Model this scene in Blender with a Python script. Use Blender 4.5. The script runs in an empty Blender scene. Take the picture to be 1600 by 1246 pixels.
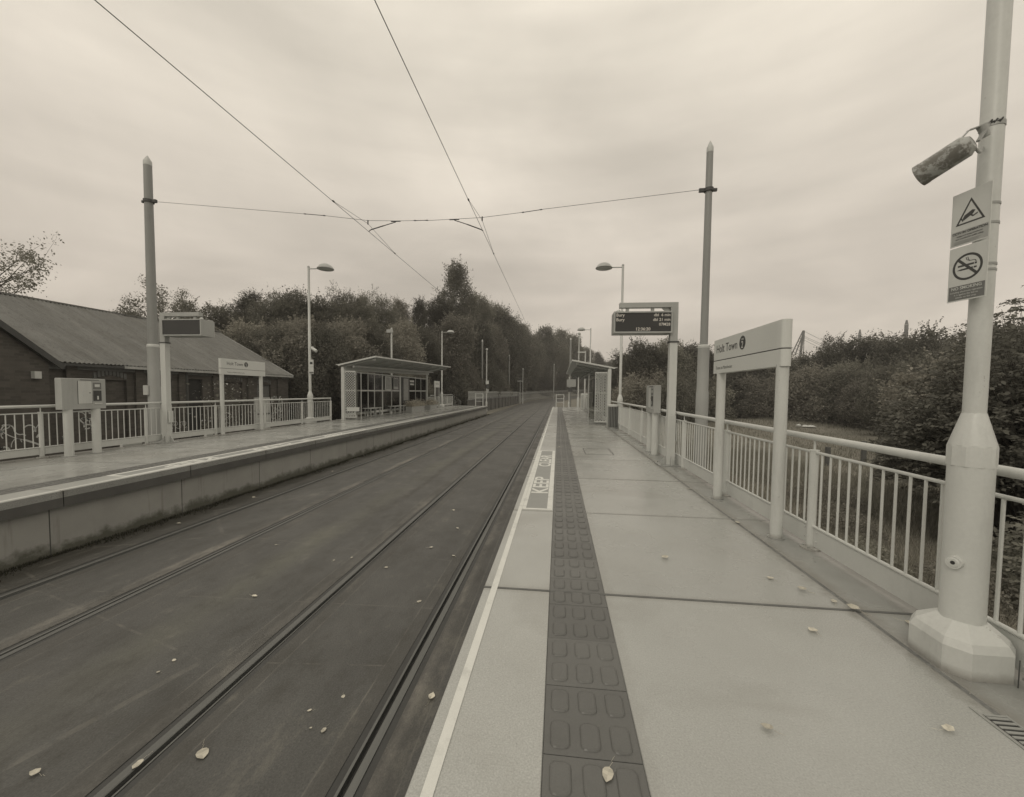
import bpy, math, random
import numpy as np
from math import sin, cos, pi, radians, sqrt, atan2
from mathutils import Matrix, Vector

random.seed(7)
rng = np.random.default_rng(7)
S = bpy.context.scene
COL = S.collection

# ------------------------------------------------------------------ camera
def cam_axes(yaw, pitch, roll):
    f = Vector((sin(yaw)*cos(pitch), cos(yaw)*cos(pitch), sin(pitch)))
    r = Vector((cos(yaw), -sin(yaw), 0)); u = r.cross(f)
    return f, r*cos(roll)+u*sin(roll), -r*sin(roll)+u*cos(roll)
f_, r_, u_ = cam_axes(radians(-6.4), radians(-2.65), radians(0.6))
cd = bpy.data.cameras.new('camera'); cam = bpy.data.objects.new('camera', cd); COL.objects.link(cam)
cd.sensor_width = 36; cd.lens = 642/1600*36; cd.shift_y = 18.5/1600
cd.clip_start = 0.05; cd.clip_end = 4000
M = Matrix((( r_.x, u_.x, -f_.x, 0), (r_.y, u_.y, -f_.y, 0), (r_.z, u_.z, -f_.z, 1.48), (0, 0, 0, 1)))
cam.matrix_world = M
S.camera = cam

# ------------------------------------------------------------------ sky (overcast) and a weak, very soft sun
W = bpy.data.worlds.new('World'); S.world = W; W.use_nodes = True
nt = W.node_tree; N = nt.nodes; Lk = nt.links
for n in list(N): N.remove(n)
def nd(tree, t, **kw):
    n = tree.nodes.new(t)
    for k, v in kw.items():
        if k.startswith('i_'):
            n.inputs[k[2:].replace('_', ' ')].default_value = v
        else: setattr(n, k, v)
    return n
def mth(tree, op, a, b=None, c=None, clamp=False):
    n = tree.nodes.new('ShaderNodeMath'); n.operation = op; n.use_clamp = clamp
    for i, v in enumerate((a, b, c)):
        if v is None: continue
        if isinstance(v, (int, float)): n.inputs[i].default_value = v
        else: tree.links.new(v, n.inputs[i])
    return n.outputs[0]
SUN_EL, SUN_ROT = 40, 205
tc = nd(nt, 'ShaderNodeTexCoord')
sep = nd(nt, 'ShaderNodeSeparateXYZ'); Lk.new(tc.outputs['Generated'], sep.inputs[0])
zc = mth(nt, 'MAXIMUM', sep.outputs[2], 0.0)
den = mth(nt, 'ADD', zc, 0.30)
cx = mth(nt, 'DIVIDE', sep.outputs[0], den); cy = mth(nt, 'DIVIDE', sep.outputs[1], den)
cmb = nd(nt, 'ShaderNodeCombineXYZ'); Lk.new(cx, cmb.inputs[0]); Lk.new(cy, cmb.inputs[1])
mp = nd(nt, 'ShaderNodeMapping'); mp.inputs['Scale'].default_value = (1.35, 1.5, 1); mp.inputs['Rotation'].default_value = (0, 0, 0.8); mp.inputs['Location'].default_value = (5.1, 2.3, 0)
Lk.new(cmb.outputs[0], mp.inputs[0])
nz = nd(nt, 'ShaderNodeTexNoise'); nz.inputs['Scale'].default_value = 1.0; nz.inputs['Detail'].default_value = 6; nz.inputs['Roughness'].default_value = 0.52; nz.inputs['Distortion'].default_value = 0.35
Lk.new(mp.outputs[0], nz.inputs['Vector'])
cloud = nd(nt, 'ShaderNodeMapRange'); cloud.inputs['From Min'].default_value = 0.32; cloud.inputs['From Max'].default_value = 0.68
cloud.inputs['To Min'].default_value = 0.84; cloud.inputs['To Max'].default_value = 1.12
Lk.new(nz.outputs['Fac'], cloud.inputs['Value'])
grad = nd(nt, 'ShaderNodeValToRGB'); g = grad.color_ramp
g.elements[0].position = 0.0; g.elements[0].color = (0.66, 0.585, 0.49, 1)
g.elements[1].position = 1.0; g.elements[1].color = (0.86, 0.79, 0.675, 1)
for p, c in ((0.07, (0.68, 0.605, 0.51)), (0.20, (0.625, 0.558, 0.475)), (0.40, (0.71, 0.642, 0.548)), (0.62, (0.83, 0.76, 0.645))):
    e = g.elements.new(p); e.color = (*c, 1)
Lk.new(zc, grad.inputs[0])
mul = nd(nt, 'ShaderNodeMix', data_type='RGBA', blend_type='MULTIPLY'); mul.inputs[0].default_value = 1
Lk.new(grad.outputs[0], mul.inputs[6]); Lk.new(cloud.outputs[0], mul.inputs[7])
mb = nd(nt, 'ShaderNodeMapping'); mb.inputs['Scale'].default_value = (0.9, 0.9, 7.0); mb.inputs['Location'].default_value = (3.0, 1.0, 0.4); Lk.new(tc.outputs['Generated'], mb.inputs[0])
nb2 = nd(nt, 'ShaderNodeTexNoise'); nb2.inputs['Scale'].default_value = 1.5; nb2.inputs['Detail'].default_value = 5; nb2.inputs['Roughness'].default_value = 0.5; Lk.new(mb.outputs[0], nb2.inputs['Vector'])
bnd = nd(nt, 'ShaderNodeMapRange'); bnd.inputs['From Min'].default_value = 0.35; bnd.inputs['From Max'].default_value = 0.65; bnd.inputs['To Min'].default_value = 0.90; bnd.inputs['To Max'].default_value = 1.08
Lk.new(nb2.outputs['Fac'], bnd.inputs['Value'])
mul2 = nd(nt, 'ShaderNodeMix', data_type='RGBA', blend_type='MULTIPLY'); mul2.inputs[0].default_value = 1
Lk.new(mul.outputs[2], mul2.inputs[6]); Lk.new(bnd.outputs[0], mul2.inputs[7])
sky = nd(nt, 'ShaderNodeTexSky', sky_type='NISHITA', sun_disc=False, sun_elevation=radians(SUN_EL), sun_rotation=radians(SUN_ROT))
skd = nd(nt, 'ShaderNodeHueSaturation'); skd.inputs['Saturation'].default_value = 0.12; Lk.new(sky.outputs[0], skd.inputs['Color'])
b1 = nd(nt, 'ShaderNodeBackground'); Lk.new(skd.outputs[0], b1.inputs[0]); b1.inputs[1].default_value = 0.06
b2 = nd(nt, 'ShaderNodeBackground'); Lk.new(mul2.outputs[2], b2.inputs[0]); b2.inputs[1].default_value = 1.08
mxs = nd(nt, 'ShaderNodeMixShader'); mxs.inputs[0].default_value = 0.92
Lk.new(b1.outputs[0], mxs.inputs[1]); Lk.new(b2.outputs[0], mxs.inputs[2])
wo = nd(nt, 'ShaderNodeOutputWorld'); Lk.new(mxs.outputs[0], wo.inputs[0])

sl = bpy.data.lights.new('sun', 'SUN'); sl.energy = 0.6; sl.angle = radians(18); sl.color = (1.0, 0.93, 0.80)
so = bpy.data.objects.new('sun', sl); COL.objects.link(so)
a = radians(SUN_ROT); e_ = radians(SUN_EL)
sd = Vector((sin(a)*cos(e_), cos(a)*cos(e_), sin(e_)))
so.rotation_euler = sd.to_track_quat('Z', 'Y').to_euler()
S.view_settings.view_transform = 'Standard'; S.view_settings.look = 'None'
S.view_settings.exposure = 0; S.view_settings.gamma = 1; S.view_settings.use_curve_mapping = False
S.render.engine = 'CYCLES'

# ------------------------------------------------------------------ materials
MATS = {}
def mat(name, col, rough=0.6, metal=0.0, var=0.15, scale=3.0, fine=0.0, fscale=150, bump=0.0, bscale=60, stretch=None,
        dirt=None, rvar=0.0, speck=0.0, rnd=0.0, spec=0.5, grime=0.0):
    m = bpy.data.materials.new(name); m.use_nodes = True; t = m.node_tree
    bs = t.nodes['Principled BSDF']
    bs.inputs['Roughness'].default_value = rough; bs.inputs['Metallic'].default_value = metal
    bs.inputs['Specular IOR Level'].default_value = spec
    geo = nd(t, 'ShaderNodeNewGeometry'); pos = geo.outputs['Position']
    mpp = nd(t, 'ShaderNodeMapping'); t.links.new(pos, mpp.inputs[0])
    if stretch: mpp.inputs['Scale'].default_value = stretch
    n1 = nd(t, 'ShaderNodeTexNoise'); n1.inputs['Scale'].default_value = scale; n1.inputs['Detail'].default_value = 6; n1.inputs['Roughness'].default_value = 0.6
    t.links.new(mpp.outputs[0], n1.inputs['Vector'])
    f = mth(t, 'MULTIPLY_ADD', mth(t, 'SUBTRACT', n1.outputs['Fac'], 0.5), 3*var, 1.0)
    if fine:
        n2 = nd(t, 'ShaderNodeTexNoise'); n2.inputs['Scale'].default_value = fscale; n2.inputs['Detail'].default_value = 2
        t.links.new(pos, n2.inputs['Vector'])
        f = mth(t, 'MULTIPLY', f, mth(t, 'MULTIPLY_ADD', mth(t, 'SUBTRACT', n2.outputs['Fac'], 0.5), 3*fine, 1.0))
    if speck:
        v = nd(t, 'ShaderNodeTexVoronoi'); v.inputs['Scale'].default_value = 45; t.links.new(pos, v.inputs['Vector'])
        k = mth(t, 'LESS_THAN', v.outputs['Distance'], 0.09)
        f = mth(t, 'MULTIPLY_ADD', k, speck, f)
    if rnd:
        oi = nd(t, 'ShaderNodeObjectInfo')
        f = mth(t, 'MULTIPLY', f, mth(t, 'MULTIPLY_ADD', mth(t, 'SUBTRACT', oi.outputs['Random'], 0.5), 2*rnd, 1.0))
    if grime:
        n4 = nd(t, 'ShaderNodeTexNoise'); n4.inputs['Scale'].default_value = 1.1; n4.inputs['Detail'].default_value = 8; n4.inputs['Roughness'].default_value = 0.7
        mp4 = nd(t, 'ShaderNodeMapping'); mp4.inputs['Scale'].default_value = (5, 5, 0.9); t.links.new(pos, mp4.inputs[0]); t.links.new(mp4.outputs[0], n4.inputs['Vector'])
        k = nd(t, 'ShaderNodeMapRange'); k.inputs['From Min'].default_value = 0.52; k.inputs['From Max'].default_value = 0.72; t.links.new(n4.outputs['Fac'], k.inputs['Value'])
        f = mth(t, 'MULTIPLY', f, mth(t, 'MULTIPLY_ADD', k.outputs[0], -grime, 1.0))
    vm = nd(t, 'ShaderNodeVectorMath', operation='SCALE'); vm.inputs[0].default_value = col[:3]
    t.links.new(f, vm.inputs['Scale'])
    out = vm.outputs[0]
    if dirt:
        out = dirt(t, pos, out)
    t.links.new(out, bs.inputs['Base Color'])
    if rvar:
        n3 = nd(t, 'ShaderNodeTexNoise'); n3.inputs['Scale'].default_value = 1.3; n3.inputs['Detail'].default_value = 4
        t.links.new(pos, n3.inputs['Vector'])
        rr = mth(t, 'MULTIPLY_ADD', mth(t, 'SUBTRACT', n3.outputs['Fac'], 0.5), 2.5*rvar, rough, clamp=True)
        t.links.new(rr, bs.inputs['Roughness'])
    if bump:
        nb = nd(t, 'ShaderNodeTexNoise'); nb.inputs['Scale'].default_value = bscale; nb.inputs['Detail'].default_value = 3
        t.links.new(pos, nb.inputs['Vector'])
        bp = nd(t, 'ShaderNodeBump'); bp.inputs['Strength'].default_value = bump; bp.inputs['Distance'].default_value = 0.01
        t.links.new(nb.outputs['Fac'], bp.inputs['Height']); t.links.new(bp.outputs[0], bs.inputs['Normal'])
    MATS[name] = m
    return m
def G(v, w=0.97): return (v*0.985, v*(0.5+0.5*w)*1.025, v*w)     # near-neutral grey: the toning comes from the light
def mixdark(t, out, fac, col):
    mx = nd(t, 'ShaderNodeMix', data_type='RGBA'); t.links.new(fac, mx.inputs[0]); t.links.new(out, mx.inputs[6])
    mx.inputs[7].default_value = (*col, 1); return mx.outputs[2]
def band(t, val, lo, hi, soft):
    a = nd(t, 'ShaderNodeMapRange'); a.inputs['From Min'].default_value = lo-soft; a.inputs['From Max'].default_value = lo+soft; t.links.new(val, a.inputs['Value'])
    b = nd(t, 'ShaderNodeMapRange'); b.inputs['From Min'].default_value = hi-soft; b.inputs['From Max'].default_value = hi+soft
    b.inputs['To Min'].default_value = 1; b.inputs['To Max'].default_value = 0; t.links.new(val, b.inputs['Value'])
    return mth(t, 'MULTIPLY', a.outputs[0], b.outputs[0])
def asphalt_dirt(t, pos, out):
    sp = nd(t, 'ShaderNodeSeparateXYZ'); t.links.new(pos, sp.inputs[0])
    n = nd(t, 'ShaderNodeTexNoise'); n.inputs['Scale'].default_value = 0.55; n.inputs['Detail'].default_value = 7; t.links.new(pos, n.inputs['Vector'])
    n2 = nd(t, 'ShaderNodeTexNoise'); n2.inputs['Scale'].default_value = 6; n2.inputs['Detail'].default_value = 5; t.links.new(pos, n2.inputs['Vector'])
    x = mth(t, 'ADD', sp.outputs[0], mth(t, 'MULTIPLY', mth(t, 'SUBTRACT', n.outputs['Fac'], 0.5), 0.5))
    # worn-in dirt seam between the tracks (gets stronger away from the camera end)
    k = band(t, x, -3.46, -3.34, 0.07)
    far = nd(t, 'ShaderNodeMapRange'); far.inputs['From Min'].default_value = 6.5; far.inputs['From Max'].default_value = 9; t.links.new(sp.outputs[1], far.inputs['Value'])
    k = mth(t, 'MULTIPLY', k, mth(t, 'MULTIPLY', far.outputs[0], mth(t, 'MULTIPLY_ADD', n2.outputs['Fac'], 5.0, -1.6, clamp=True)))
    out = mixdark(t, out, mth(t, 'MULTIPLY', k, 0.95), (0.04, 0.037, 0.029))
    # pale mossy streak alongside the seam
    k2 = band(t, x, -3.9, -3.6, 0.2)
    out = mixdark(t, out, mth(t, 'MULTIPLY', k2, mth(t, 'MULTIPLY_ADD', n.outputs['Fac'], 1.6, -0.45, clamp=True)), (0.165, 0.168, 0.127))
    # dark wet dirt at the foot of the left platform
    k3 = band(t, x, -9.0, -6.62, 0.12)
    out = mixdark(t, out, mth(t, 'MULTIPLY', k3, 0.8), (0.042, 0.040, 0.032))
    # smoother strips beside each rail
    for xr in (-6.25, -4.82, -2.62, -1.185):
        kk = band(t, sp.outputs[0], xr-0.26, xr+0.26, 0.01)
        out = mixdark(t, out, mth(t, 'MULTIPLY', kk, 0.32), (0.066, 0.062, 0.053))
        for s in (-1, 1):
            kl = band(t, sp.outputs[0], xr+s*0.27-0.005, xr+s*0.27+0.005, 0.004)
            out = mixdark(t, out, mth(t, 'MULTIPLY', kl, mth(t, 'MULTIPLY_ADD', n2.outputs['Fac'], 1.6, -0.45, clamp=True)), (0.20, 0.188, 0.165))
    # worn blotches, dark damp ones and pale scuffed ones drawn out along the track
    mp3 = nd(t, 'ShaderNodeMapping'); mp3.inputs['Scale'].default_value = (1.3, 0.62, 1); t.links.new(pos, mp3.inputs[0])
    n3 = nd(t, 'ShaderNodeTexNoise'); n3.inputs['Scale'].default_value = 1.9; n3.inputs['Detail'].default_value = 14; n3.inputs['Roughness'].default_value = 0.80; t.links.new(mp3.outputs[0], n3.inputs['Vector'])
    kd = nd(t, 'ShaderNodeMapRange'); kd.inputs['From Min'].default_value = 0.50; kd.inputs['From Max'].default_value = 0.34; t.links.new(n3.outputs['Fac'], kd.inputs['Value'])
    out = mixdark(t, out, mth(t, 'MULTIPLY', kd.outputs[0], 0.75), (0.046, 0.044, 0.037))
    kp = nd(t, 'ShaderNodeMapRange'); kp.inputs['From Min'].default_value = 0.55; kp.inputs['From Max'].default_value = 0.66; t.links.new(n3.outputs['Fac'], kp.inputs['Value'])
    out = mixdark(t, out, mth(t, 'MULTIPLY', kp.outputs[0], 0.55), (0.185, 0.178, 0.152))
    # pale scraped strip on the outer side of the second rail and grit thrown along the nearest one
    for (lo_, hi_, st_) in ((-5.12, -4.90, 0.55), (-1.10, -1.03, 0.5), (-2.80, -2.68, 0.3)):
        ks = band(t, x if lo_ < -5 else sp.outputs[0], lo_, hi_, 0.03)
        out = mixdark(t, out, mth(t, 'MULTIPLY', ks, mth(t, 'MULTIPLY', mth(t, 'MULTIPLY_ADD', n3.outputs['Fac'], 4.0, -1.7, clamp=True), st_)), (0.27, 0.255, 0.225))
    # patches of scuffing and cracks across the bed
    mp2 = nd(t, 'ShaderNodeMapping'); mp2.inputs['Scale'].default_value = (0.35, 1.3, 1); t.links.new(pos, mp2.inputs[0])
    v = nd(t, 'ShaderNodeTexVoronoi', feature='DISTANCE_TO_EDGE'); v.inputs['Scale'].default_value = 0.55; t.links.new(mp2.outputs[0], v.inputs['Vector'])
    kc = mth(t, 'MULTIPLY', mth(t, 'LESS_THAN', v.outputs['Distance'], 0.006), mth(t, 'MULTIPLY_ADD', n2.outputs['Fac'], 2.4, -1.0, clamp=True))
    out = mixdark(t, out, mth(t, 'MULTIPLY', kc, 0.7), (0.19, 0.182, 0.16))
    return out
def wall_dirt(t, pos, out):
    sp = nd(t, 'ShaderNodeSeparateXYZ'); t.links.new(pos, sp.inputs[0])
    n = nd(t, 'ShaderNodeTexNoise'); n.inputs['Scale'].default_value = 2.5; n.inputs['Detail'].default_value = 8; n.inputs['Roughness'].default_value = 0.7; t.links.new(pos, n.inputs['Vector'])
    mp2 = nd(t, 'ShaderNodeMapping'); mp2.inputs['Scale'].default_value = (5, 5, 0.5); t.links.new(pos, mp2.inputs[0])
    n2 = nd(t, 'ShaderNodeTexNoise'); n2.inputs['Scale'].default_value = 1.6; n2.inputs['Detail'].default_value = 6; t.links.new(mp2.outputs[0], n2.inputs['Vector'])
    h = mth(t, 'ADD', sp.outputs[2], mth(t, 'MULTIPLY', mth(t, 'SUBTRACT', n.outputs['Fac'], 0.5), 0.55))
    lo = nd(t, 'ShaderNodeMapRange'); lo.inputs['From Min'].default_value = -0.83; lo.inputs['From Max'].default_value = -0.70
    lo.inputs['To Min'].default_value = 1; lo.inputs['To Max'].default_value = 0; t.links.new(h, lo.inputs['Value'])
    out = mixdark(t, out, mth(t, 'MULTIPLY', lo.outputs[0], 0.85), (0.065, 0.067, 0.045))
    st = nd(t, 'ShaderNodeMapRange'); st.inputs['From Min'].default_value = 0.60; st.inputs['From Max'].default_value = 0.75; t.links.new(n2.outputs['Fac'], st.inputs['Value'])
    return mixdark(t, out, mth(t, 'MULTIPLY', st.outputs[0], 0.5), (0.13, 0.115, 0.09))
def brick_dirt(t, pos, out):
    mpb = nd(t, 'ShaderNodeMapping'); mpb.inputs['Rotation'].default_value = (0, 0, 0)
    sp = nd(t, 'ShaderNodeSeparateXYZ'); t.links.new(pos, sp.inputs[0])
    cb = nd(t, 'ShaderNodeCombineXYZ'); t.links.new(mth(t, 'ADD', sp.outputs[0], sp.outputs[1]), cb.inputs[0]); t.links.new(sp.outputs[2], cb.inputs[1])
    b = nd(t, 'ShaderNodeTexBrick'); b.inputs['Scale'].default_value = 1.0; b.inputs['Brick Width'].default_value = 0.235; b.inputs['Row Height'].default_value = 0.085
    b.inputs['Mortar Size'].default_value = 0.007; b.inputs['Color1'].default_value = (0.075, 0.070, 0.062, 1); b.inputs['Color2'].default_value = (0.125, 0.113, 0.10, 1); b.inputs['Mortar'].default_value = (0.10, 0.095, 0.085, 1)
    b.inputs['Bias'].default_value = -0.2
    t.links.new(cb.outputs[0], b.inputs['Vector'])
    n = nd(t, 'ShaderNodeTexNoise'); n.inputs['Scale'].default_value = 1.4; n.inputs['Detail'].default_value = 8; n.inputs['Roughness'].default_value = 0.7; t.links.new(pos, n.inputs['Vector'])
    k = nd(t, 'ShaderNodeMapRange'); k.inputs['From Min'].default_value = 0.44; k.inputs['From Max'].default_value = 0.66; t.links.new(n.outputs['Fac'], k.inputs['Value'])
    o = mixdark(t, b.outputs['Color'], mth(t, 'MULTIPLY', k.outputs[0], 0.6), (0.07, 0.066, 0.055))
    return o
def slab_dirt(t, pos, out):
    n = nd(t, 'ShaderNodeTexNoise'); n.inputs['Scale'].default_value = 0.8; n.inputs['Detail'].default_value = 9; n.inputs['Roughness'].default_value = 0.65; t.links.new(pos, n.inputs['Vector'])
    k = nd(t, 'ShaderNodeMapRange'); k.inputs['From Min'].default_value = 0.40; k.inputs['From Max'].default_value = 0.85; t.links.new(n.outputs['Fac'], k.inputs['Value'])
    out = mixdark(t, out, mth(t, 'MULTIPLY', k.outputs[0], 0.38), (0.24, 0.232, 0.205))
    v = nd(t, 'ShaderNodeTexVoronoi'); v.inputs['Scale'].default_value = 9; v.inputs['Randomness'].default_value = 1; t.links.new(pos, v.inputs['Vector'])
    kk = mth(t, 'MULTIPLY', mth(t, 'LESS_THAN', v.outputs['Distance'], 0.035), mth(t, 'GREATER_THAN', n.outputs['Fac'], 0.5))
    out = mixdark(t, out, mth(t, 'MULTIPLY', kk, 0.55), (0.16, 0.15, 0.13))
    sp = nd(t, 'ShaderNodeSeparateXYZ'); t.links.new(pos, sp.inputs[0])
    n2 = nd(t, 'ShaderNodeTexNoise'); n2.inputs['Scale'].default_value = 7; n2.inputs['Detail'].default_value = 8; n2.inputs['Roughness'].default_value = 0.7; t.links.new(pos, n2.inputs['Vector'])
    fr_ = mth(t, 'ABSOLUTE', mth(t, 'SUBTRACT', mth(t, 'FRACT', mth(t, 'ADD', mth(t, 'DIVIDE', mth(t, 'SUBTRACT', sp.outputs[1], 3.005), 2.045), 20.5)), 0.5))
    j = nd(t, 'ShaderNodeMapRange'); j.inputs['From Min'].default_value = 0.0; j.inputs['From Max'].default_value = 0.035; j.inputs['To Min'].default_value = 1; j.inputs['To Max'].default_value = 0; t.links.new(mth(t, 'MULTIPLY_ADD', n2.outputs['Fac'], 0.03, mth(t, 'SUBTRACT', fr_, 0.012)), j.inputs['Value'])
    out = mixdark(t, out, mth(t, 'MULTIPLY', j.outputs[0], 0.45), (0.21, 0.20, 0.175))
    gx_ = mth(t, 'ADD', sp.outputs[0], mth(t, 'MULTIPLY', mth(t, 'SUBTRACT', n2.outputs['Fac'], 0.5), 0.25))
    for (lo_, hi_, am_) in ((2.0, 2.13, 0.55), (2.40, 2.9, 0.5), (-10.9, -10.45, 0.4), (0.35, 0.38, 0.3)):
        out = mixdark(t, out, mth(t, 'MULTIPLY', band(t, gx_, lo_, hi_, 0.05), am_), (0.17, 0.16, 0.138))
    # damp tide marks
    n3 = nd(t, 'ShaderNodeTexNoise'); n3.inputs['Scale'].default_value = 0.45; n3.inputs['Detail'].default_value = 6; n3.inputs['Distortion'].default_value = 0.6; t.links.new(pos, n3.inputs['Vector'])
    dm = band(t, n3.outputs['Fac'], 0.55, 0.9, 0.02)
    return mixdark(t, out, mth(t, 'MULTIPLY', dm, 0.22), (0.22, 0.21, 0.185))

mat('slab', G(0.385), 0.25, var=0.07, scale=1.2, fine=0.20, fscale=130, bump=0.12, bscale=120, rvar=0.22, speck=0.22, rnd=0.035, dirt=slab_dirt)
mat('coping_top', G(0.43), 0.32, var=0.07, scale=1.5, fine=0.24, fscale=130, bump=0.14, bscale=150, rvar=0.12, speck=0.2, rnd=0.03, dirt=slab_dirt)
mat('margin', G(0.31), 0.28, var=0.20, scale=2.0, fine=0.14, bump=0.08, rvar=0.16, rnd=0.04, dirt=slab_dirt)
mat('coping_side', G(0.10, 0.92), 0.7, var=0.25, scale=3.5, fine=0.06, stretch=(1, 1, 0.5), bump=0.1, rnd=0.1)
mat('tactile', G(0.120, 0.95), 0.38, var=0.10, scale=2.5, fine=0.08, fscale=120, bump=0.10, bscale=110, rvar=0.1, speck=0.16, rnd=0.14, grime=0.15)
mat('wall_concrete', G(0.33, 0.92), 0.75, var=0.14, scale=2.0, fine=0.06, bump=0.15, bscale=40, dirt=wall_dirt, rnd=0.05)
mat('asphalt', G(0.083, 0.93), 0.50, var=0.26, scale=2.2, stretch=(1.0, 0.30, 1), fine=0.34, fscale=70, bump=0.45, bscale=75, rvar=0.22, speck=0.10, dirt=asphalt_dirt)
mat('sealant', G(0.045), 0.5, var=0.2, scale=6)
mat('rail_steel', G(0.17), 0.46, metal=0.6, var=0.2, scale=3, stretch=(4, 0.3, 1))
mat('groove_dark', G(0.03), 0.8, var=0.2)
mat('drain_dirt', G(0.17), 0.9, var=0.4, scale=9, fine=0.3, fscale=60); mat('joint_seal', G(0.23), 0.6, var=0.3, scale=8); mat('joint_mid', G(0.13), 0.85, var=0.3, scale=8); mat('joint_dark', G(0.07), 0.8, var=0.2)
mat('line_paint', G(0.70, 0.95), 0.5, var=0.06, scale=4, fine=0.05, bump=0.08, grime=0.25)
mat('box_paint', G(0.29), 0.5, var=0.05, scale=4, fine=0.06)
mat('metal_paint', G(0.58), 0.42, var=0.06, scale=2.5, fine=0.03, fscale=60, grime=0.10, rnd=0.03)
def worn_paint(t, pos, out):
    n = nd(t, 'ShaderNodeTexNoise'); n.inputs['Scale'].default_value = 14; n.inputs['Detail'].default_value = 9; n.inputs['Roughness'].default_value = 0.75; t.links.new(pos, n.inputs['Vector'])
    k = nd(t, 'ShaderNodeMapRange'); k.inputs['From Min'].default_value = 0.655; k.inputs['From Max'].default_value = 0.69; t.links.new(n.outputs['Fac'], k.inputs['Value'])
    out = mixdark(t, out, mth(t, 'MULTIPLY', k.outputs[0], 0.7), (0.15, 0.125, 0.10))
    sp = nd(t, 'ShaderNodeSeparateXYZ'); t.links.new(pos, sp.inputs[0])
    lo = nd(t, 'ShaderNodeMapRange'); lo.inputs['From Min'].default_value = 0.0; lo.inputs['From Max'].default_value = 0.05; lo.inputs['To Min'].default_value = 1; lo.inputs['To Max'].default_value = 0
    t.links.new(mth(t, 'MULTIPLY_ADD', n.outputs['Fac'], -0.05, mth(t, 'ADD', sp.outputs[2], 0.018)), lo.inputs['Value'])
    return mixdark(t, out, mth(t, 'MULTIPLY', lo.outputs[0], 0.6), (0.17, 0.155, 0.13))
mat('metal_worn', G(0.58), 0.42, var=0.08, scale=2.5, fine=0.04, fscale=60, grime=0.16, bump=0.05, bscale=30, dirt=worn_paint)
mat('metal_grey', G(0.40), 0.45, var=0.08, scale=2.5, fine=0.03, fscale=60, grime=0.14)
mat('mast_grey', G(0.29), 0.5, var=0.10, scale=1.6, fine=0.04, fscale=50, stretch=(2, 2, 0.5), grime=0.12)
mat('mast_pale', G(0.35), 0.5, var=0.10, scale=1.6, fine=0.04, fscale=50)
mat('cap_pale', G(0.55), 0.5, var=0.08)
mat('galv', G(0.36), 0.45, metal=0.3, var=0.12, scale=9)
mat('dark_metal', G(0.06), 0.5, var=0.15)
mat('wire_dark', G(0.045), 0.6, var=0.1)
def cam_dirt(t, pos, out):
    n = nd(t, 'ShaderNodeTexNoise'); n.inputs['Scale'].default_value = 12; n.inputs['Detail'].default_value = 9; n.inputs['Roughness'].default_value = 0.8; t.links.new(pos, n.inputs['Vector'])
    k = nd(t, 'ShaderNodeMapRange'); k.inputs['From Min'].default_value = 0.47; k.inputs['From Max'].default_value = 0.52; t.links.new(n.outputs['Fac'], k.inputs['Value'])
    return mixdark(t, out, mth(t, 'MULTIPLY', k.outputs[0], 0.8), (0.12, 0.11, 0.09))
mat('camera_shell', G(0.42), 0.45, var=0.10, scale=10, dirt=cam_dirt)
mat('sign_plate', G(0.62), 0.35, var=0.03, fine=0.02, grime=0.06)
mat('sign_edge', G(0.62), 0.4, var=0.03)
mat('sign_shade', G(0.40), 0.4, var=0.03)
mat('sign_blank', G(0.64), 0.4, var=0.02)
mat('print_dark', G(0.055), 0.5, var=0.02)
mat('print_mid', G(0.17), 0.5, var=0.03)
mat('print_pale', G(0.62), 0.5, var=0.02)
mat('screen_dark', G(0.035), 0.25, var=0.05)
mat('poster', G(0.30), 0.35, var=0.5, scale=7)
def roof_dirt(t, pos, out):
    mp2 = nd(t, 'ShaderNodeMapping'); mp2.inputs['Scale'].default_value = (0.22, 1.6, 0.22); t.links.new(pos, mp2.inputs[0])
    n = nd(t, 'ShaderNodeTexNoise'); n.inputs['Scale'].default_value = 1.3; n.inputs['Detail'].default_value = 9; n.inputs['Roughness'].default_value = 0.7; t.links.new(mp2.outputs[0], n.inputs['Vector'])
    k = nd(t, 'ShaderNodeMapRange'); k.inputs['From Min'].default_value = 0.46; k.inputs['From Max'].default_value = 0.66; t.links.new(n.outputs['Fac'], k.inputs['Value'])
    out = mixdark(t, out, mth(t, 'MULTIPLY', k.outputs[0], 0.55), (0.10, 0.096, 0.083))
    k = nd(t, 'ShaderNodeMapRange'); k.inputs['From Min'].default_value = 0.44; k.inputs['From Max'].default_value = 0.30; t.links.new(n.outputs['Fac'], k.inputs['Value'])
    return mixdark(t, out, mth(t, 'MULTIPLY', k.outputs[0], 0.5), (0.24, 0.232, 0.21))
mat('roof_sheet', G(0.165, 0.94), 0.7, var=0.20, scale=0.9, fine=0.12, fscale=30, rnd=0.05, grime=0.4, dirt=roof_dirt)
mat('fascia_dark', G(0.07), 0.7, var=0.2)
mat('fascia_pale', G(0.42), 0.6, var=0.4, scale=6)
mat('brick', G(0.13), 0.85, dirt=brick_dirt, bump=0.35, bscale=18)
mat('brick_pale', G(0.15), 0.85, var=0.3, scale=8, bump=0.3)
mat('graffiti', G(0.55), 0.7, var=0.3, scale=9)
mat('timber', G(0.10), 0.85, var=0.3, scale=10)
mat('bark', (0.085, 0.078, 0.064), 0.9, var=0.3, scale=9, bump=0.4, bscale=25)
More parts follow.
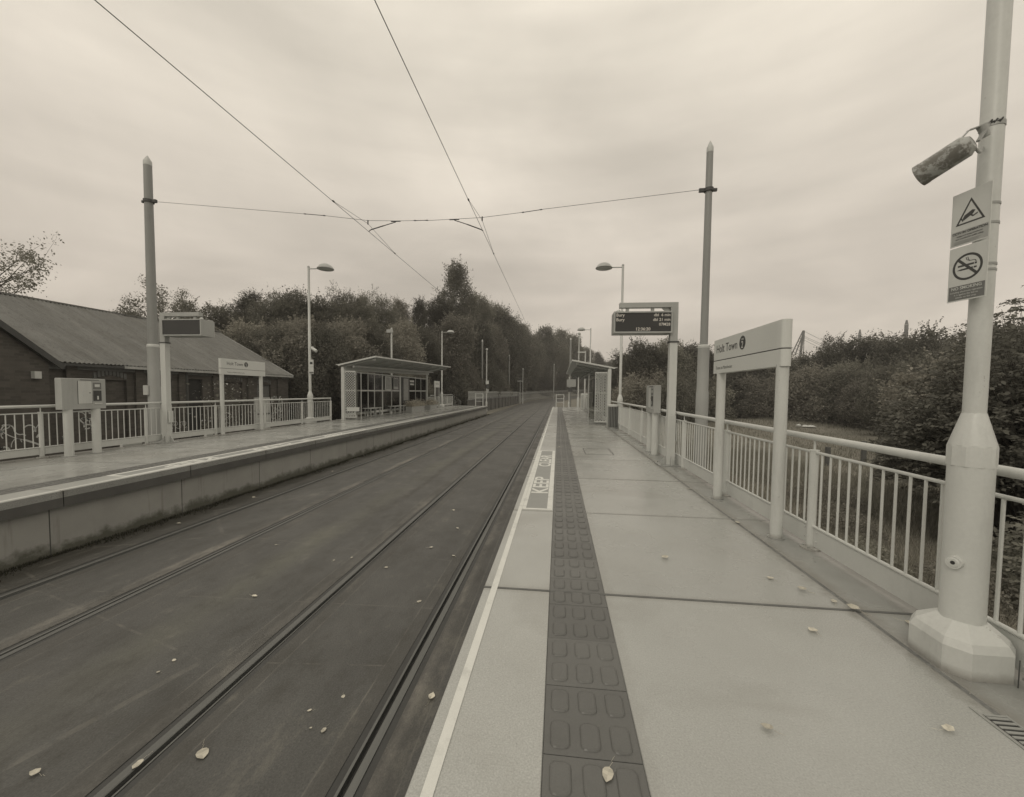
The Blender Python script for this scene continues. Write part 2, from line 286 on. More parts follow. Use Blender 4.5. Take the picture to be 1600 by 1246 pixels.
def earth_dirt(t, pos, out):
    n = nd(t, 'ShaderNodeTexNoise'); n.inputs['Scale'].default_value = 0.35; n.inputs['Detail'].default_value = 9; n.inputs['Roughness'].default_value = 0.7; t.links.new(pos, n.inputs['Vector'])
    k = nd(t, 'ShaderNodeMapRange'); k.inputs['From Min'].default_value = 0.42; k.inputs['From Max'].default_value = 0.62; t.links.new(n.outputs['Fac'], k.inputs['Value'])
    return mixdark(t, out, k.outputs[0], (0.15, 0.146, 0.118))
mat('earth', (0.20, 0.188, 0.16), 0.95, var=0.35, scale=2.2, fine=0.3, fscale=14, bump=0.8, bscale=6, dirt=earth_dirt)
def leafmat(name, col, rnd=0.36, var=0.22, rough=0.6, trans=0.42):
    m = mat(name, col, rough, var=0.0, scale=1)
    t = m.node_tree; bs = t.nodes['Principled BSDF']
    geo = nd(t, 'ShaderNodeNewGeometry'); oi = nd(t, 'ShaderNodeObjectInfo')
    at = nd(t, 'ShaderNodeAttribute', attribute_name='tone')
    f = mth(t, 'MULTIPLY_ADD', mth(t, 'SUBTRACT', oi.outputs['Random'], 0.5), 2*rnd, 1.0)
    f2 = mth(t, 'MULTIPLY_ADD', mth(t, 'SUBTRACT', at.outputs['Fac'], 0.5), 2*var, 1.0)
    vm = nd(t, 'ShaderNodeVectorMath', operation='SCALE'); vm.inputs[0].default_value = col
    t.links.new(mth(t, 'MULTIPLY', f, f2), vm.inputs['Scale']); t.links.new(vm.outputs[0], bs.inputs['Base Color'])
    tl = nd(t, 'ShaderNodeBsdfTranslucent'); t.links.new(vm.outputs[0], tl.inputs['Color'])
    mxl = nd(t, 'ShaderNodeMixShader'); mxl.inputs[0].default_value = trans
    t.links.new(bs.outputs[0], mxl.inputs[1]); t.links.new(tl.outputs[0], mxl.inputs[2]); t.links.new(mxl.outputs[0], t.nodes['Material Output'].inputs['Surface'])
    bs.inputs['Specular IOR Level'].default_value = 0.35
    return m
leafmat('foliage', (0.20, 0.196, 0.165)); leafmat('foliage_pale', (0.27, 0.258, 0.222)); leafmat('foliage_dark', (0.165, 0.161, 0.135)); leafmat('foliage_near', (0.22, 0.216, 0.183)); leafmat('moss', (0.060, 0.060, 0.042), rnd=0.05, var=0.5)
leafmat('grass_blades', (0.46, 0.436, 0.378), rnd=0.1, var=0.28); leafmat('grass_dark', (0.25, 0.243, 0.205), rnd=0.1, var=0.3)
leafmat('fallen_leaf', (0.62, 0.59, 0.50), rnd=0.22, var=0.2, trans=0.1)
gl = bpy.data.materials.new('glass'); gl.use_nodes = True; gt = gl.node_tree
for n in list(gt.nodes): gt.nodes.remove(n)
tr = nd(gt, 'ShaderNodeBsdfTransparent'); tr.inputs[0].default_value = (0.80, 0.80, 0.78, 1); gs = nd(gt, 'ShaderNodeBsdfGlossy'); gs.inputs[1].default_value = 0.05
fr = nd(gt, 'ShaderNodeFresnel'); fr.inputs[0].default_value = 1.5; mx = nd(gt, 'ShaderNodeMixShader'); om = nd(gt, 'ShaderNodeOutputMaterial')
gt.links.new(fr.outputs[0], mx.inputs[0]); gt.links.new(tr.outputs[0], mx.inputs[1]); gt.links.new(gs.outputs[0], mx.inputs[2]); gt.links.new(mx.outputs[0], om.inputs[0]); MATS['glass'] = gl
ld = bpy.data.materials.new('led'); ld.use_nodes = True; b = ld.node_tree.nodes['Principled BSDF']
b.inputs['Base Color'].default_value = (0.3, 0.27, 0.22, 1); b.inputs['Emission Color'].default_value = (1, 0.92, 0.78, 1); b.inputs['Emission Strength'].default_value = 0.22; MATS['led'] = ld

# ------------------------------------------------------------------ mesh helpers
class MB:
    def __init__(s): s.v = []; s.f = []
    def add(s, vs, fs):
        o = len(s.v); s.v += [tuple(p) for p in vs]; s.f += [tuple(i+o for i in q) for q in fs]; return s
    def box(s, x0, x1, y0, y1, z0, z1):
        return s.add([(x0,y0,z0),(x1,y0,z0),(x1,y1,z0),(x0,y1,z0),(x0,y0,z1),(x1,y0,z1),(x1,y1,z1),(x0,y1,z1)],
                     [(0,3,2,1),(4,5,6,7),(0,1,5,4),(1,2,6,5),(2,3,7,6),(3,0,4,7)])
    def bbox(s, x0, x1, y0, y1, z0, z1, b=0.004):      # box with chamfered top edges
        return s.add([(x0,y0,z0),(x1,y0,z0),(x1,y1,z0),(x0,y1,z0),(x0,y0,z1-b),(x1,y0,z1-b),(x1,y1,z1-b),(x0,y1,z1-b),
                      (x0+b,y0+b,z1),(x1-b,y0+b,z1),(x1-b,y1-b,z1),(x0+b,y1-b,z1)],
                     [(0,3,2,1),(8,9,10,11),(0,1,5,4),(1,2,6,5),(2,3,7,6),(3,0,4,7),(4,5,9,8),(5,6,10,9),(6,7,11,10),(7,4,8,11)])
    def tube(s, p0, p1, r0, r1=None, n=12, caps=True):
        p0, p1 = Vector(p0), Vector(p1); r1 = r0 if r1 is None else r1
        d = (p1-p0).normalized(); a = Vector((0,0,1)) if abs(d.z) < 0.9 else Vector((1,0,0))
        u = d.cross(a).normalized(); w = d.cross(u)
        vs = [p0+u*(cos(2*pi*i/n)*r0)+w*(sin(2*pi*i/n)*r0) for i in range(n)]+[p1+u*(cos(2*pi*i/n)*r1)+w*(sin(2*pi*i/n)*r1) for i in range(n)]
        fs = [(i, i+n, (i+1)%n+n, (i+1)%n) for i in range(n)]
        if caps: fs += [tuple(range(n)), tuple(range(2*n-1, n-1, -1))]
        return s.add(vs, fs)
    def bar(s, p0, p1, w, h):                            # rectangular bar between two points
        p0, p1 = Vector(p0), Vector(p1); d = (p1-p0).normalized(); a = Vector((0,0,1)) if abs(d.z) < 0.95 else Vector((1,0,0))
        u = d.cross(a).normalized()*(w/2); v = d.cross(u).normalized()*(h/2)
        vs = [p+q for p in (p0, p1) for q in (u+v, u-v, -u-v, -u+v)]
        return s.add(vs, [(0,1,2,3),(7,6,5,4),(0,4,5,1),(1,5,6,2),(2,6,7,3),(3,7,4,0)])
    def lathe(s, prof, n=16, c=(0,0), a0=0.0):
        vs = [(c[0]+r*cos(a0+2*pi*i/n), c[1]+r*sin(a0+2*pi*i/n), z) for r, z in prof for i in range(n)]
        fs = [(k*n+i, k*n+(i+1)%n, (k+1)*n+(i+1)%n, (k+1)*n+i) for k in range(len(prof)-1) for i in range(n)]
        fs += [tuple(range(n-1, -1, -1)), tuple((len(prof)-1)*n+i for i in range(n))]
        return s.add(vs, fs)
    def prism(s, pts, z0, z1):
        n = len(pts)
        return s.add([(x,y,z0) for x,y in pts]+[(x,y,z1) for x,y in pts], [(i,(i+1)%n,(i+1)%n+n,i+n) for i in range(n)]+[tuple(range(n-1,-1,-1)), tuple(range(n,2*n))])
    def mesh(s, name, m, smooth=False):
        me = bpy.data.meshes.new(name); me.from_pydata(s.v, [], s.f); me.materials.append(MATS[m])
        if smooth:
            me.polygons.foreach_set('use_smooth', [True]*len(me.polygons))
            try: me.set_sharp_from_angle(angle=radians(35))
            except Exception: pass
        me.update(); return me
    def build(s, name, m, parent=None, smooth=False, loc=None):
        return link(name, s.mesh(name, m, smooth), parent, loc)
def link(name, me, parent=None, loc=None, rot=None, scale=None):
    o = bpy.data.objects.new(name, me); COL.objects.link(o)
    if parent: o.parent = parent
    if loc: o.location = loc
    if rot: o.rotation_euler = rot
    if scale: o.scale = scale
    return o
def tag(o, label=None, cat=None, group=None, kind=None):
    if label: o['label'] = label
    if cat: o['category'] = cat
    if group: o['group'] = group
    if kind: o['kind'] = kind
    return o
def thing(name, loc=(0,0,0), label=None, cat=None, group=None, rz=0, kind=None):
    o = bpy.data.objects.new(name, None); COL.objects.link(o); o.location = loc; o.rotation_euler = (0,0,rz); o.empty_display_size = 0.2
    return tag(o, label, cat, group, kind)
KIDS = {}
def children(o): return [c for c in bpy.data.objects if c.parent is o]
def copy_tree(o, loc=None, label=None, parent=None):
    c = o.copy(); COL.objects.link(c)
    if parent is not None: c.parent = parent
    if loc is not None: c.location = loc
    if label: c['label'] = label
    for k in children(o): copy_tree(k, parent=c)
    return c
def text(body, size, m, parent, loc, rot, extrude=0.0008, ax='LEFT', name='lettering', sx=1.0, bold=0.0, space=1.0):
    cu = bpy.data.curves.new('t', 'FONT'); cu.body = body; cu.size = size; cu.extrude = extrude; cu.align_x = ax; cu.offset = bold; cu.space_character = space
    cu.resolution_u = 3
    o = bpy.data.objects.new('t', cu); COL.objects.link(o)
    dg = bpy.context.evaluated_depsgraph_get(); me = bpy.data.meshes.new_from_object(o.evaluated_get(dg)); me.name = name
    bpy.data.objects.remove(o); bpy.data.curves.remove(cu)
    me.materials.clear(); me.materials.append(MATS[m])
    return link(name, me, parent, loc, rot, (sx, 1, 1))

# ------------------------------------------------------------------ path of the tracks
def path(Y): return 0.0 if Y < 85 else ((Y-85)**2/300.0 if Y < 165 else 21.333+0.5333*(Y-165))
def tz(Y): return -0.9 if Y < 90 else -0.9+2.3*((Y-90)/110)**1.4
STN = [-9, -4, 0, 3, 6, 10, 15, 20, 30, 42, 55, 70, 85]+list(range(90, 222, 6))
def sweep(prof, stn=STN, dz=0.0):
    m = MB(); n = len(prof)
    for Y in stn:
        for x, z in prof: m.v.append((x+path(Y), Y, z+0.9+tz(Y)+dz))
    for k in range(len(stn)-1):
        for i in range(n-1): m.f.append((k*n+i, k*n+i+1, (k+1)*n+i+1, (k+1)*n+i))
    return m
RAILS = [(-6.25, 1), (-4.82, -1), (-2.62, 1), (-1.185, -1)]     # x of head centre, side of the groove
pieces = []; cuts = []
for xr, s in RAILS:
    a, b_ = (xr-0.03, xr+0.085) if s > 0 else (xr-0.085, xr+0.03)
    cuts.append((a-0.050, b_+0.050))
x = -7.08
for a, b_ in cuts: pieces.append((x, a)); x = b_
pieces.append((x, -0.42))
m = MB()
for a, b_ in pieces:
    n_ = max(2, int((b_-a)/0.35)+1)
    q = sweep([(a+(b_-a)*i/(n_-1), -0.9) for i in range(n_)]); m.add(q.v, q.f)
tag(m.build('track_bed', 'asphalt'), kind='structure')
lab_r = ['far rail beside the left platform', 'second rail from the left platform', 'left-hand rail of the right track', 'right-hand rail nearest the right platform']
for i, (xr, s) in enumerate(RAILS):
    c = lambda d: xr+s*d
    o = sweep(sorted([(c(-0.03), -0.903), (c(-0.028), -0.897), (c(0.024), -0.897), (c(0.03), -0.903), (c(0.032), -0.94), (c(0.064), -0.94), (c(0.068), -0.903), (c(0.085), -0.9)])).build('rail', 'rail_steel')
    tag(o, kind='structure')
    p = sorted([(c(-0.03), -0.904), (c(-0.081), -0.904)]); sweep(p).build('rail_sealant', 'sealant', o)
    p = sorted([(c(0.085), -0.904), (c(0.136), -0.904)]); sweep(p).build('rail_sealant', 'sealant', o)
    p = sorted([(c(0.033), -0.936), (c(0.063), -0.936)]); sweep(p).build('groove_dirt', 'groove_dark', o)  # near-black strip along the bottom of the groove

# ------------------------------------------------------------------ ground
def hgt(X, Y):
    x = X-path(min(Y, 230)); base = tz(max(Y, -50)) if Y < 230 else tz(230)
    if -9.6 <= x <= 3.0: z = base-0.1
    elif x > 3.0:
        k = min(1, (x-3.0)/4.5); z = (base-0.1)*(1-k)+(-1.5+0.25*sin(X*0.35)*cos(Y*0.27))*k
        if Y > 60: z += min(1, (Y-60)/60)*1.5*min(1, (x-3)/20)
    else:
        k = min(1, (-9.6-x)/1.5); z = (base-0.1)*(1-k)-1.6*k
        e = min(1, max(0, (Y-26)/9.0)); z = z*(1-e)+e*(base-0.1+min(6.5, max(0, -x-12.2)*0.36))
    return z
xs = [-900, -500, -250, -120, -80, -60, -48, -40, -34, -30, -26, -23, -20, -18, -16.5, -15, -14, -13, -12, -11.1, -9.6, -7.2, -4, -0.4, 3.0, 3.6, 4.2, 5, 6, 7.5, 9, 11, 13, 15, 18, 21, 25, 30, 36, 44, 55, 75, 110, 180, 300, 600, 1000]
ys = [-200, -60, -20, -10, -5, 0, 2, 4, 6, 8, 10, 13, 16, 20, 24, 26, 28, 31, 35, 40, 46, 53, 60, 70, 80, 90, 100, 110, 120, 130, 140, 150, 160, 175, 190, 210, 230, 300, 450, 700, 1000]
m = MB(); nx = len(xs)
for Y in ys:
    for X0_ in xs:
        X = X0_+path(min(Y, 230)); m.v.append((X, Y, hgt(X, Y)+(0 if abs(X0_) > 200 or -9.7 < X0_ < 3.1 else 0.09*sin(X*1.7+Y)*cos(Y*1.3))))
for j in range(len(ys)-1):
    for i in range(nx-1): m.f.append((j*nx+i, j*nx+i+1, (j+1)*nx+i+1, (j+1)*nx+i))
tag(m.build('ground', 'earth', smooth=True), kind='structure')

# ------------------------------------------------------------------ platforms
def slab_mesh(name, w, l, m_, t=0.10, b=0.004): return MB().bbox(0, w, 0, l, -t, 0, b).mesh(name, m_)
PITCH = 2.045
def tile_mesh():
    m = MB(); m.bbox(0, 0.3985, 0, 0.3965, -0.06, 0, 0.0022)
    for i in range(3):
        for j in range(2):
            cx_, cy_ = 0.07+0.128*i, 0.10+0.197*j
            hw, hl = 0.043, 0.072
            prev = None
            for k, (off, z) in enumerate(((0, 0.0005), (-0.004, 0.0052), (-0.011, 0.0078))):
                ring = []
                for q, (sx_, sy_, a0) in enumerate(((1,1,0),(-1,1,90),(-1,-1,180),(1,-1,270))):
                    rr = 0.026
                    for t_ in (0, 30, 60, 90):
                        an = radians(a0+t_); ring.append((cx_+sx_*(hw-rr)+cos(an)*(rr+off), cy_+sy_*(hl-rr)+sin(an)*(rr+off), z))
                o = len(m.v); m.v += ring; n = len(ring)
                if prev is not None: m.f += [(prev+i_, prev+(i_+1)%n, o+(i_+1)%n, o+i_) for i_ in range(n)]
                prev = o
            m.f.append(tuple(range(prev, prev+n)))
    return m.mesh('tactile_tile', 'tactile')
TILE = tile_mesh()
def platform(side):
    # side=1: right platform ; -1: left platform (mirrored about x=-3.79)
    P = thing('platform', kind='structure')
    fx = (lambda x: x) if side > 0 else (lambda x: -7.53-x)
    def bx(m, a, b_, *r): 
        a, b_ = sorted((fx(a), fx(b_))); m.box(a, b_, *r); return m
    y0, y1 = 3.005-PITCH*4, 40.5
    bx(MB(), -0.44, 2.62 if side > 0 else 3.3, y0, y1-0.02, -1.55, -0.11).build('core', 'joint_dark', P)
    rows = int((y1-y0)/PITCH)
    base = [('coping_stone', -0.535, -0.041, 'coping_top'), ('paving_slab', 0.361, 2.045, 'slab'), ('margin_slab', 2.075, 2.62 if side > 0 else 3.3, 'margin')]
    for nm, a, b_, mt in base:
        me = slab_mesh(nm, b_-a, PITCH-0.016, mt); 
        for r in range(rows+1):
            l = min(PITCH, y1-(y0+r*PITCH))
            if l < 0.3: continue
            jit = random.uniform(-0.0012, 0.0012)
            link(nm, me, P, (min(fx(a), fx(b_)), y0+r*PITCH+0.006, jit), scale=(1, l/PITCH, 1))
    n = int((y1-y0)/0.4)
    for i in range(n):
        # tiles run in step with the slab joints
        link('tactile_tile', TILE, P, (min(fx(-0.040), fx(0.360))+0.0008, y0+0.4*i+0.0, random.uniform(-0.001, 0.001)))
    # drainage channel strip
    bx(MB(), 2.045, 2.075, y0, y1, -0.1, -0.005).build('drain_channel', 'drain_dirt', P)
    yj = 3.005; bx(MB(), -0.535, 2.62, yj-0.012, yj+0.012, -0.004, 0.0018).build('expansion_joint', 'joint_mid', P)
    js = MB(); xa_, xb_ = sorted((fx(0.361), fx(2.62 if side > 0 else 3.3))); js.box(xa_, xb_, -0.010, 0.010, -0.004, 0.0012); jm = js.mesh('joint_seal', 'joint_seal')
    for r in range(1, rows+1):
        if abs(y0+r*PITCH-3.005) > 0.1: link('joint_seal', jm, P, (0, y0+r*PITCH-0.002, 0))
    # coping front faces
    if side < 0:
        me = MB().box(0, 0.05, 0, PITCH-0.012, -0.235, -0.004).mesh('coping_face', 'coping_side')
        me2 = MB().bbox(0, 0.04, 0, PITCH-0.016, 0, 0.75, 0.002).mesh('wall_panel', 'wall_concrete')
        for r in range(rows+1):
            l = min(1, (y1-(y0+r*PITCH))/PITCH)
            if l < 0.15: continue
            link('coping_face', me, P, (fx(-0.531)-0.046, y0+r*PITCH+0.006, 0), scale=(1, l, 1))
            link('wall_panel', me2, P, (fx(-0.44)-0.038, y0+r*PITCH-0.1, -0.98), scale=(1, l, 1))
    else:
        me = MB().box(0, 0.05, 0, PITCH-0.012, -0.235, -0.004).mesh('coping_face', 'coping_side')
        for r in range(rows+1):
            l = min(1, (y1-(y0+r*PITCH))/PITCH)
            if l > 0.15: link('coping_face', me, P, (fx(-0.531)-0.002, y0+r*PITCH+0.006, 0), scale=(1, l, 1))
    # painted edge line + KEEP CLEAR boxes (4 mm above the stone)
    bx(MB(), -0.478, -0.432, y0, y1, 0.0, 0.004).build('edge_line', 'line_paint', P)
    boxes = [(5.10, 10.3)] if side > 0 else [(6.0, 11.1), (11.25, 14.6)]
    for (a, b_) in boxes:
        m = MB(); bx(m, -0.430, -0.385, a, b_, 0, 0.0042); bx(m, -0.120, -0.052, a, b_, 0, 0.0042)
        bx(m, -0.3849, -0.1201, a, a+0.05, 0, 0.0042); bx(m, -0.3849, -0.1201, b_-0.09, b_, 0, 0.0042)
        m.build('marking_frame', 'line_paint', P)
        bx(MB(), -0.384, -0.121, a+0.052, b_-0.092, 0, 0.0032).build('marking_panel', 'box_paint', P)
        for w, ya, yb in (('KEEP', a+0.80, a+1.98), ('CLEAR', a+2.98, a+4.45)):
            if yb > b_: 
                continue
            rz = pi/2 if side > 0 else -pi/2
            o = text(w, 0.34, 'line_paint', P, (0,0,0), (0,0,rz), extrude=0.001, bold=0.006)
            wd = max(v.co.x for v in o.data.vertices); x0 = fx(-0.135)
            o.scale = ((yb-ya)/wd, 1, 1); o.location = (x0, ya if side > 0 else yb, 0.0046)
    return P
PR = platform(1); PL = platform(-1)
# manhole frame on the right platform
m = MB()
for a in ((0.66, 1.34, 9.86, 9.885), (0.66, 1.34, 10.9, 10.925), (0.66, 0.68, 9.885, 10.9), (1.32, 1.34, 9.885, 10.9)): m.box(*a, -0.01, 0.0025)
m.build('cover_frame', 'joint_dark', PR)
# iron grating by the near lamp post
g_ = thing('drain_grating', (2.03, 1.80, 0.0), 'rusty iron drain grating set in the gutter of the right platform near the lamp post', 'drain', rz=0.0)
m = MB(); m.box(0.045, 0.056, -0.5, 0.28, 0, 0.006).box(-0.066, -0.060, -0.5, 0.32, -0.001, 0.004).box(-0.0449, 0.0449, 0.268, 0.28, 0, 0.005); m.build('frame', 'galv', g_)
for k in range(26): MB().box(-0.0448, 0.0448, 0.250-k*0.027, 0.264-k*0.027, -0.002, 0.005).build('bar', 'galv', g_)
MB().box(-0.045, 0.045, -0.5, 0.267, -0.02, 0.001).build('pit', 'groove_dark', g_)

# ------------------------------------------------------------------ railings
def railing(X, side, posts, label, near, hz=1.07):
    # side: +1 platform lies at smaller x
    R = thing('railing', (X, 0, 0), label, 'railing')
    sp = posts[1]-posts[0]
    MB().tube((0, posts[0]-1.2, hz), (0, posts[-1], hz), 0.030, n=14).build('handrail', 'metal_paint', R, True)
    post = MB(); post.tube((0,0,0.012),(0,0,hz-0.13),0.038,n=16); post.tube((0,0,hz-0.13),(0,0,hz-0.118),0.043,n=16)
    post.tube((0,0,hz-0.118),(0,0,hz-0.026),0.010,n=8); post.tube((0,0,0),(0,0,0.012),0.085,n=18)
    pm = post.mesh('post', 'metal_worn', True)
    bolt = MB()
    for a in range(4): bolt.tube((0.06*cos(a*pi/2+.78), 0.06*sin(a*pi/2+.78), 0.012), (0.06*cos(a*pi/2+.78), 0.06*sin(a*pi/2+.78), 0.024), 0.009, n=6)
    bm_ = bolt.mesh('bolts', 'galv')
    nb = 16 if sp < 2.1 else 15
    bal = MB().tube((0,0,0.228),(0,0,0.925),0.0095,n=8).mesh('baluster', 'metal_paint', True)
    rails = MB(); rails.tube((0,0.035,0.93),(0,sp-0.035,0.93),0.013,n=10); rails.tube((0,0.035,0.222),(0,sp-0.035,0.222),0.014,n=10)
    rm = rails.mesh('panel_rails', 'metal_paint', True)
    kick = MB(); kz = 0.035 if side > 0 else 0.07
    kick.box(0.002*side-0.004, 0.002*side+0.004, 0.05, sp-0.05, kz, 0.205); kick.box(-0.009, -0.0045, 0.05, 0.07, kz+0.02, 0.19)
    for zz in (0.07, 0.16): kick.tube((-0.012*side, 0.09, zz+0.02), (0, 0.09, zz+0.02), 0.007, n=6); kick.tube((-0.012*side, sp-0.09, zz+0.02), (0, sp-0.09, zz+0.02), 0.007, n=6)
    km = kick.mesh('kick_plate', 'metal_paint')
    far = MB()
    for i in range(nb): far.tube((0, sp*(i+1)/(nb+1), 0.228), (0, sp*(i+1)/(nb+1), 0.925), 0.0095, n=5, caps=False)
    fm = far.mesh('balusters', 'metal_paint', True)
    for y in posts:
        p = link('post', pm, R, (0, y, 0)); 
        if y < near: link('bolts', bm_, p)
    for y in [posts[0]-sp]+posts[:-1]:
        q = link('infill_panel', rm, R, (0, y, 0))
        link('kick_plate', km, q)
        if y < near:
            for i in range(nb): link('baluster', bal, q, (0, sp*(i+1)/(nb+1), 0))
        else: tag(link('balusters', fm, q), kind='stuff')
    return R
railing(2.44, 1, [2.16+2.04*i for i in range(-1, 19)], 'pale steel railing with vertical bars along the back of the right platform', 18)
railing(-10.62, -1, [7.33+2.18*i for i in range(-1, 6)], 'pale steel railing with vertical bars in front of the brick warehouse', 30)
railing(-10.62, -1, [34.6+2.0*i for i in range(0, 4)], 'short pale railing past the far end of the left shelter', 0)
# pale strips added to fill in unidentified bright spots under the left railing
for (ya, yb, l) in ((9.0, 9.48, 'white strip under the left railing beside the display post'), (11.45, 11.7, 'short white strip under the railing beside the far name sign')):
    tag(MB().bbox(-10.80, -10.72, ya, yb, 0.0, 0.06, 0.01).build('plastic_strip', 'cap_pale'), l, 'strip')

# ------------------------------------------------------------------ lamp columns
def lamp_parts(T, sx, simple=False, k=1.0):    # sx: direction of the arm, towards the track
    mp_ = MATS['metal_paint' if simple else 'metal_worn'].name
    pts = [(-0.23,-0.13),(-0.13,-0.24),(0.13,-0.24),(0.23,-0.14),(0.23,0.16),(0.14,0.27),(-0.12,0.27),(-0.23,0.15)]
    m = MB(); n = 8
    kb = 0.70*k; sc = lambda q, z: [(x*q, y*q, z) for x, y in pts]
    m.v = sc(kb, 0)+sc(kb, 0.145)+sc(0.90*kb, 0.185)+[(0.093*k*cos(atan2(y,x)), 0.093*k*sin(atan2(y,x)), 0.255) for x, y in pts]
    for c_ in range(3): m.f += [(c_*n+i, c_*n+(i+1)%n, (c_+1)*n+(i+1)%n, (c_+1)*n+i) for i in range(n)]
    m.f += [tuple(range(3*n, 4*n))]
    m.build('base_cover', mp_, T)
    MB().lathe([(0.0865*k, 0.02), (0.0865*k, 1.215)], 28).build('base_tube', mp_, T, True)
    MB().lathe([(0.091*k, 1.10), (0.091*k, 1.205), (0.090*k, 1.21), (0.046*k, 1.385), (0.044*k, 1.39)], 10 if not simple else 20).build('collar', mp_, T, True)
    MB().lathe([(0.0435*k, 1.38), (0.0435*k, 4.0), (0.039*k, 4.01), (0.037*k, 6.75)], 24).build('shaft', mp_, T, True)
    MB().lathe([(0.040*k, 6.75), (0.040*k, 6.80), (0.02, 6.83)], 14).build('cap', 'metal_grey', T, True)
    MB().tube((0.0, 0, 6.70), (0.58*sx, 0, 6.70), 0.022, n=10).build('arm', 'metal_grey', T, True)
    L = MB(); prof = [(0.02, 6.90), (0.12, 6.885), (0.22, 6.84), (0.30, 6.76), (0.345, 6.695), (0.35, 6.675), (0.33, 6.66)]
    L.lathe([(r, z) for r, z in prof][::-1], 22, c=(0.78*sx, 0)); L.build('lamp_head', 'metal_grey', T, True)
    MB().lathe([(0.05, 6.615), (0.22, 6.63), (0.325, 6.662)], 20, c=(0.78*sx, 0)).build('diffuser', 'metal_paint', T, True)
    if not simple:
        m = MB()
        for a in (0.0, 0.11): m.tube((0.196, 0.08, 0.05+a*0.8), (0.188, 0.08, 0.05+a*0.8), 0.006, n=8)
        for a in (-0.2, -0.08): m.tube((0.135, -0.195, 0.04), (0.130, -0.185, 0.04), 0.006, n=8)
        m.tube((0.135, -0.195, 0.10), (0.130, -0.185, 0.10), 0.006, n=8)
        m.build('cover_screws', 'galv', T)
T = thing('lamp_post', (2.25, 2.50, 0), 'nearest grey lamp post on the right platform carrying a security camera and two signs', 'lamp post', 'lamp posts along the platforms')
lamp_parts(T, -1, False, 1.07)
# cover seam, access door plate and lock boss on the near post
MB().bar((0.095, -0.2025, 0.0), (0.095, -0.2025, 0.145), 0.003, 0.004).build('cover_seam', 'joint_dark', T)
m = MB()
for k in range(8):
    a0 = radians(150+k*12); a1 = radians(150+(k+1)*12)
    for (za, zb) in ((0.60, 1.165),):
        r0, r1 = 0.0868, 0.0905
        m.add([(r1*cos(a0), r1*sin(a0), za), (r1*cos(a1), r1*sin(a1), za), (r1*cos(a1), r1*sin(a1), zb), (r1*cos(a0), r1*sin(a0), zb), (r0*cos(a0), r0*sin(a0), za), (r0*cos(a1), r0*sin(a1), za)], [(0,1,2,3), (4,5,1,0)])
m.add([(0.0905*cos(radians(246)), 0.0905*sin(radians(246)), 0.60), (0.0868*cos(radians(246)), 0.0868*sin(radians(246)), 0.60), (0.0868*cos(radians(246)), 0.0868*sin(radians(246)), 1.165), (0.0905*cos(radians(246)), 0.0905*sin(radians(246)), 1.165)], [(0,1,2,3)])
dr = m.build('access_door', 'metal_worn', T)
an = radians(206); d = Vector((cos(an), sin(an), 0)); c0 = d*0.080+Vector((0, 0, 0.575))
lk_ = MB().tube(c0, c0+d*0.034, 0.036, 0.034, n=20); lk_.tube(c0+d*0.034, c0+d*0.038, 0.026, 0.022, n=18)
lb = lk_.build('lock_boss', 'metal_worn', T, True)
MB().tube(c0+d*0.0382, c0+d*0.040, 0.010, n=12).build('keyhole', 'groove_dark', T)
for (x, y, sx, lb_) in ((2.60, 17.8, -1, 'grey lamp post behind the departure board on the right platform'), (-10.86, 17.0, 1, 'grey lamp post on the left platform before the shelter'),
                       (2.62, 35.2, -1, 'far grey lamp post beyond the right shelter'), (-10.45, 36.2, 1, 'far grey lamp post beyond the left shelter')):
    t2 = thing('lamp_post', (x, y, 0), lb_, 'lamp post', 'lamp posts along the platforms'); lamp_parts(t2, sx, True, 1.3)
# banding on the near shaft
def ring(z, r, h, name, par, m_='galv'): return MB().lathe([(r, z), (r+0.003, z+0.001), (r+0.003, z+h), (r, z+h+0.001)], 20).build(name, m_, par)

# security camera on the near post
C0 = Vector((2.25, 2.50, 0))
cc = thing('security_camera', (2.21, 2.50, 2.90), 'dirty cylindrical security camera strapped to the near lamp post', 'camera', 'security cameras on lamp posts')
a_, b_ = Vector((1.960, 2.545, 2.690)), Vector((2.045, 2.400, 2.752)); o_ = Vector((2.21, 2.50, 2.90)); ax_ = (b_-a_).normalized()
def T_(p): return Vector(p)-o_
m = MB(); m.tube(T_(a_), T_(b_), 0.058, 0.056, n=28); m.build('housing', 'camera_shell', cc, True)
m = MB(); m.tube(T_(a_-ax_*0.012), T_(a_+ax_*0.012), 0.060, n=28); m.build('hood_rim', 'camera_shell', cc, True)
m = MB(); m.tube(T_(b_), T_(b_+ax_*0.028), 0.056, 0.034, n=24); m.build('rear_cap', 'camera_shell', cc, True)
MB().tube(T_(a_-ax_*0.0125), T_(a_-ax_*0.014), 0.046, n=24).build('lens_glass', 'screen_dark', cc, True)
up = Vector((0, 0, 1)); k1 = b_*0.45+a_*0.55+Vector((-0.02, -0.056, 0.014)); k2 = b_+Vector((0.02, 0.01, 0.085)); k3 = Vector((2.13, 2.42, 2.862)); k4 = Vector((2.19, 2.46, 2.888))
m = MB(); m.bar(T_(k1), T_(k2), 0.024, 0.005); m.bar(T_(k2), T_(k3), 0.024, 0.005); m.bar(T_(k3), T_(k4), 0.028, 0.010); m.bar(T_(k3+Vector((0.03,0,-0.0))), T_(b_+ax_*0.03+Vector((0.02,0,0.0))), 0.014, 0.010)
m.build('bracket_arm', 'galv', cc)
m = MB(); m.tube(T_(k3+Vector((0.0, 0, 0))), T_(k3+Vector((0.025, 0, -0.055))), 0.022, 0.016, n=12); m.build('swivel_joint', 'metal_grey', cc, True)
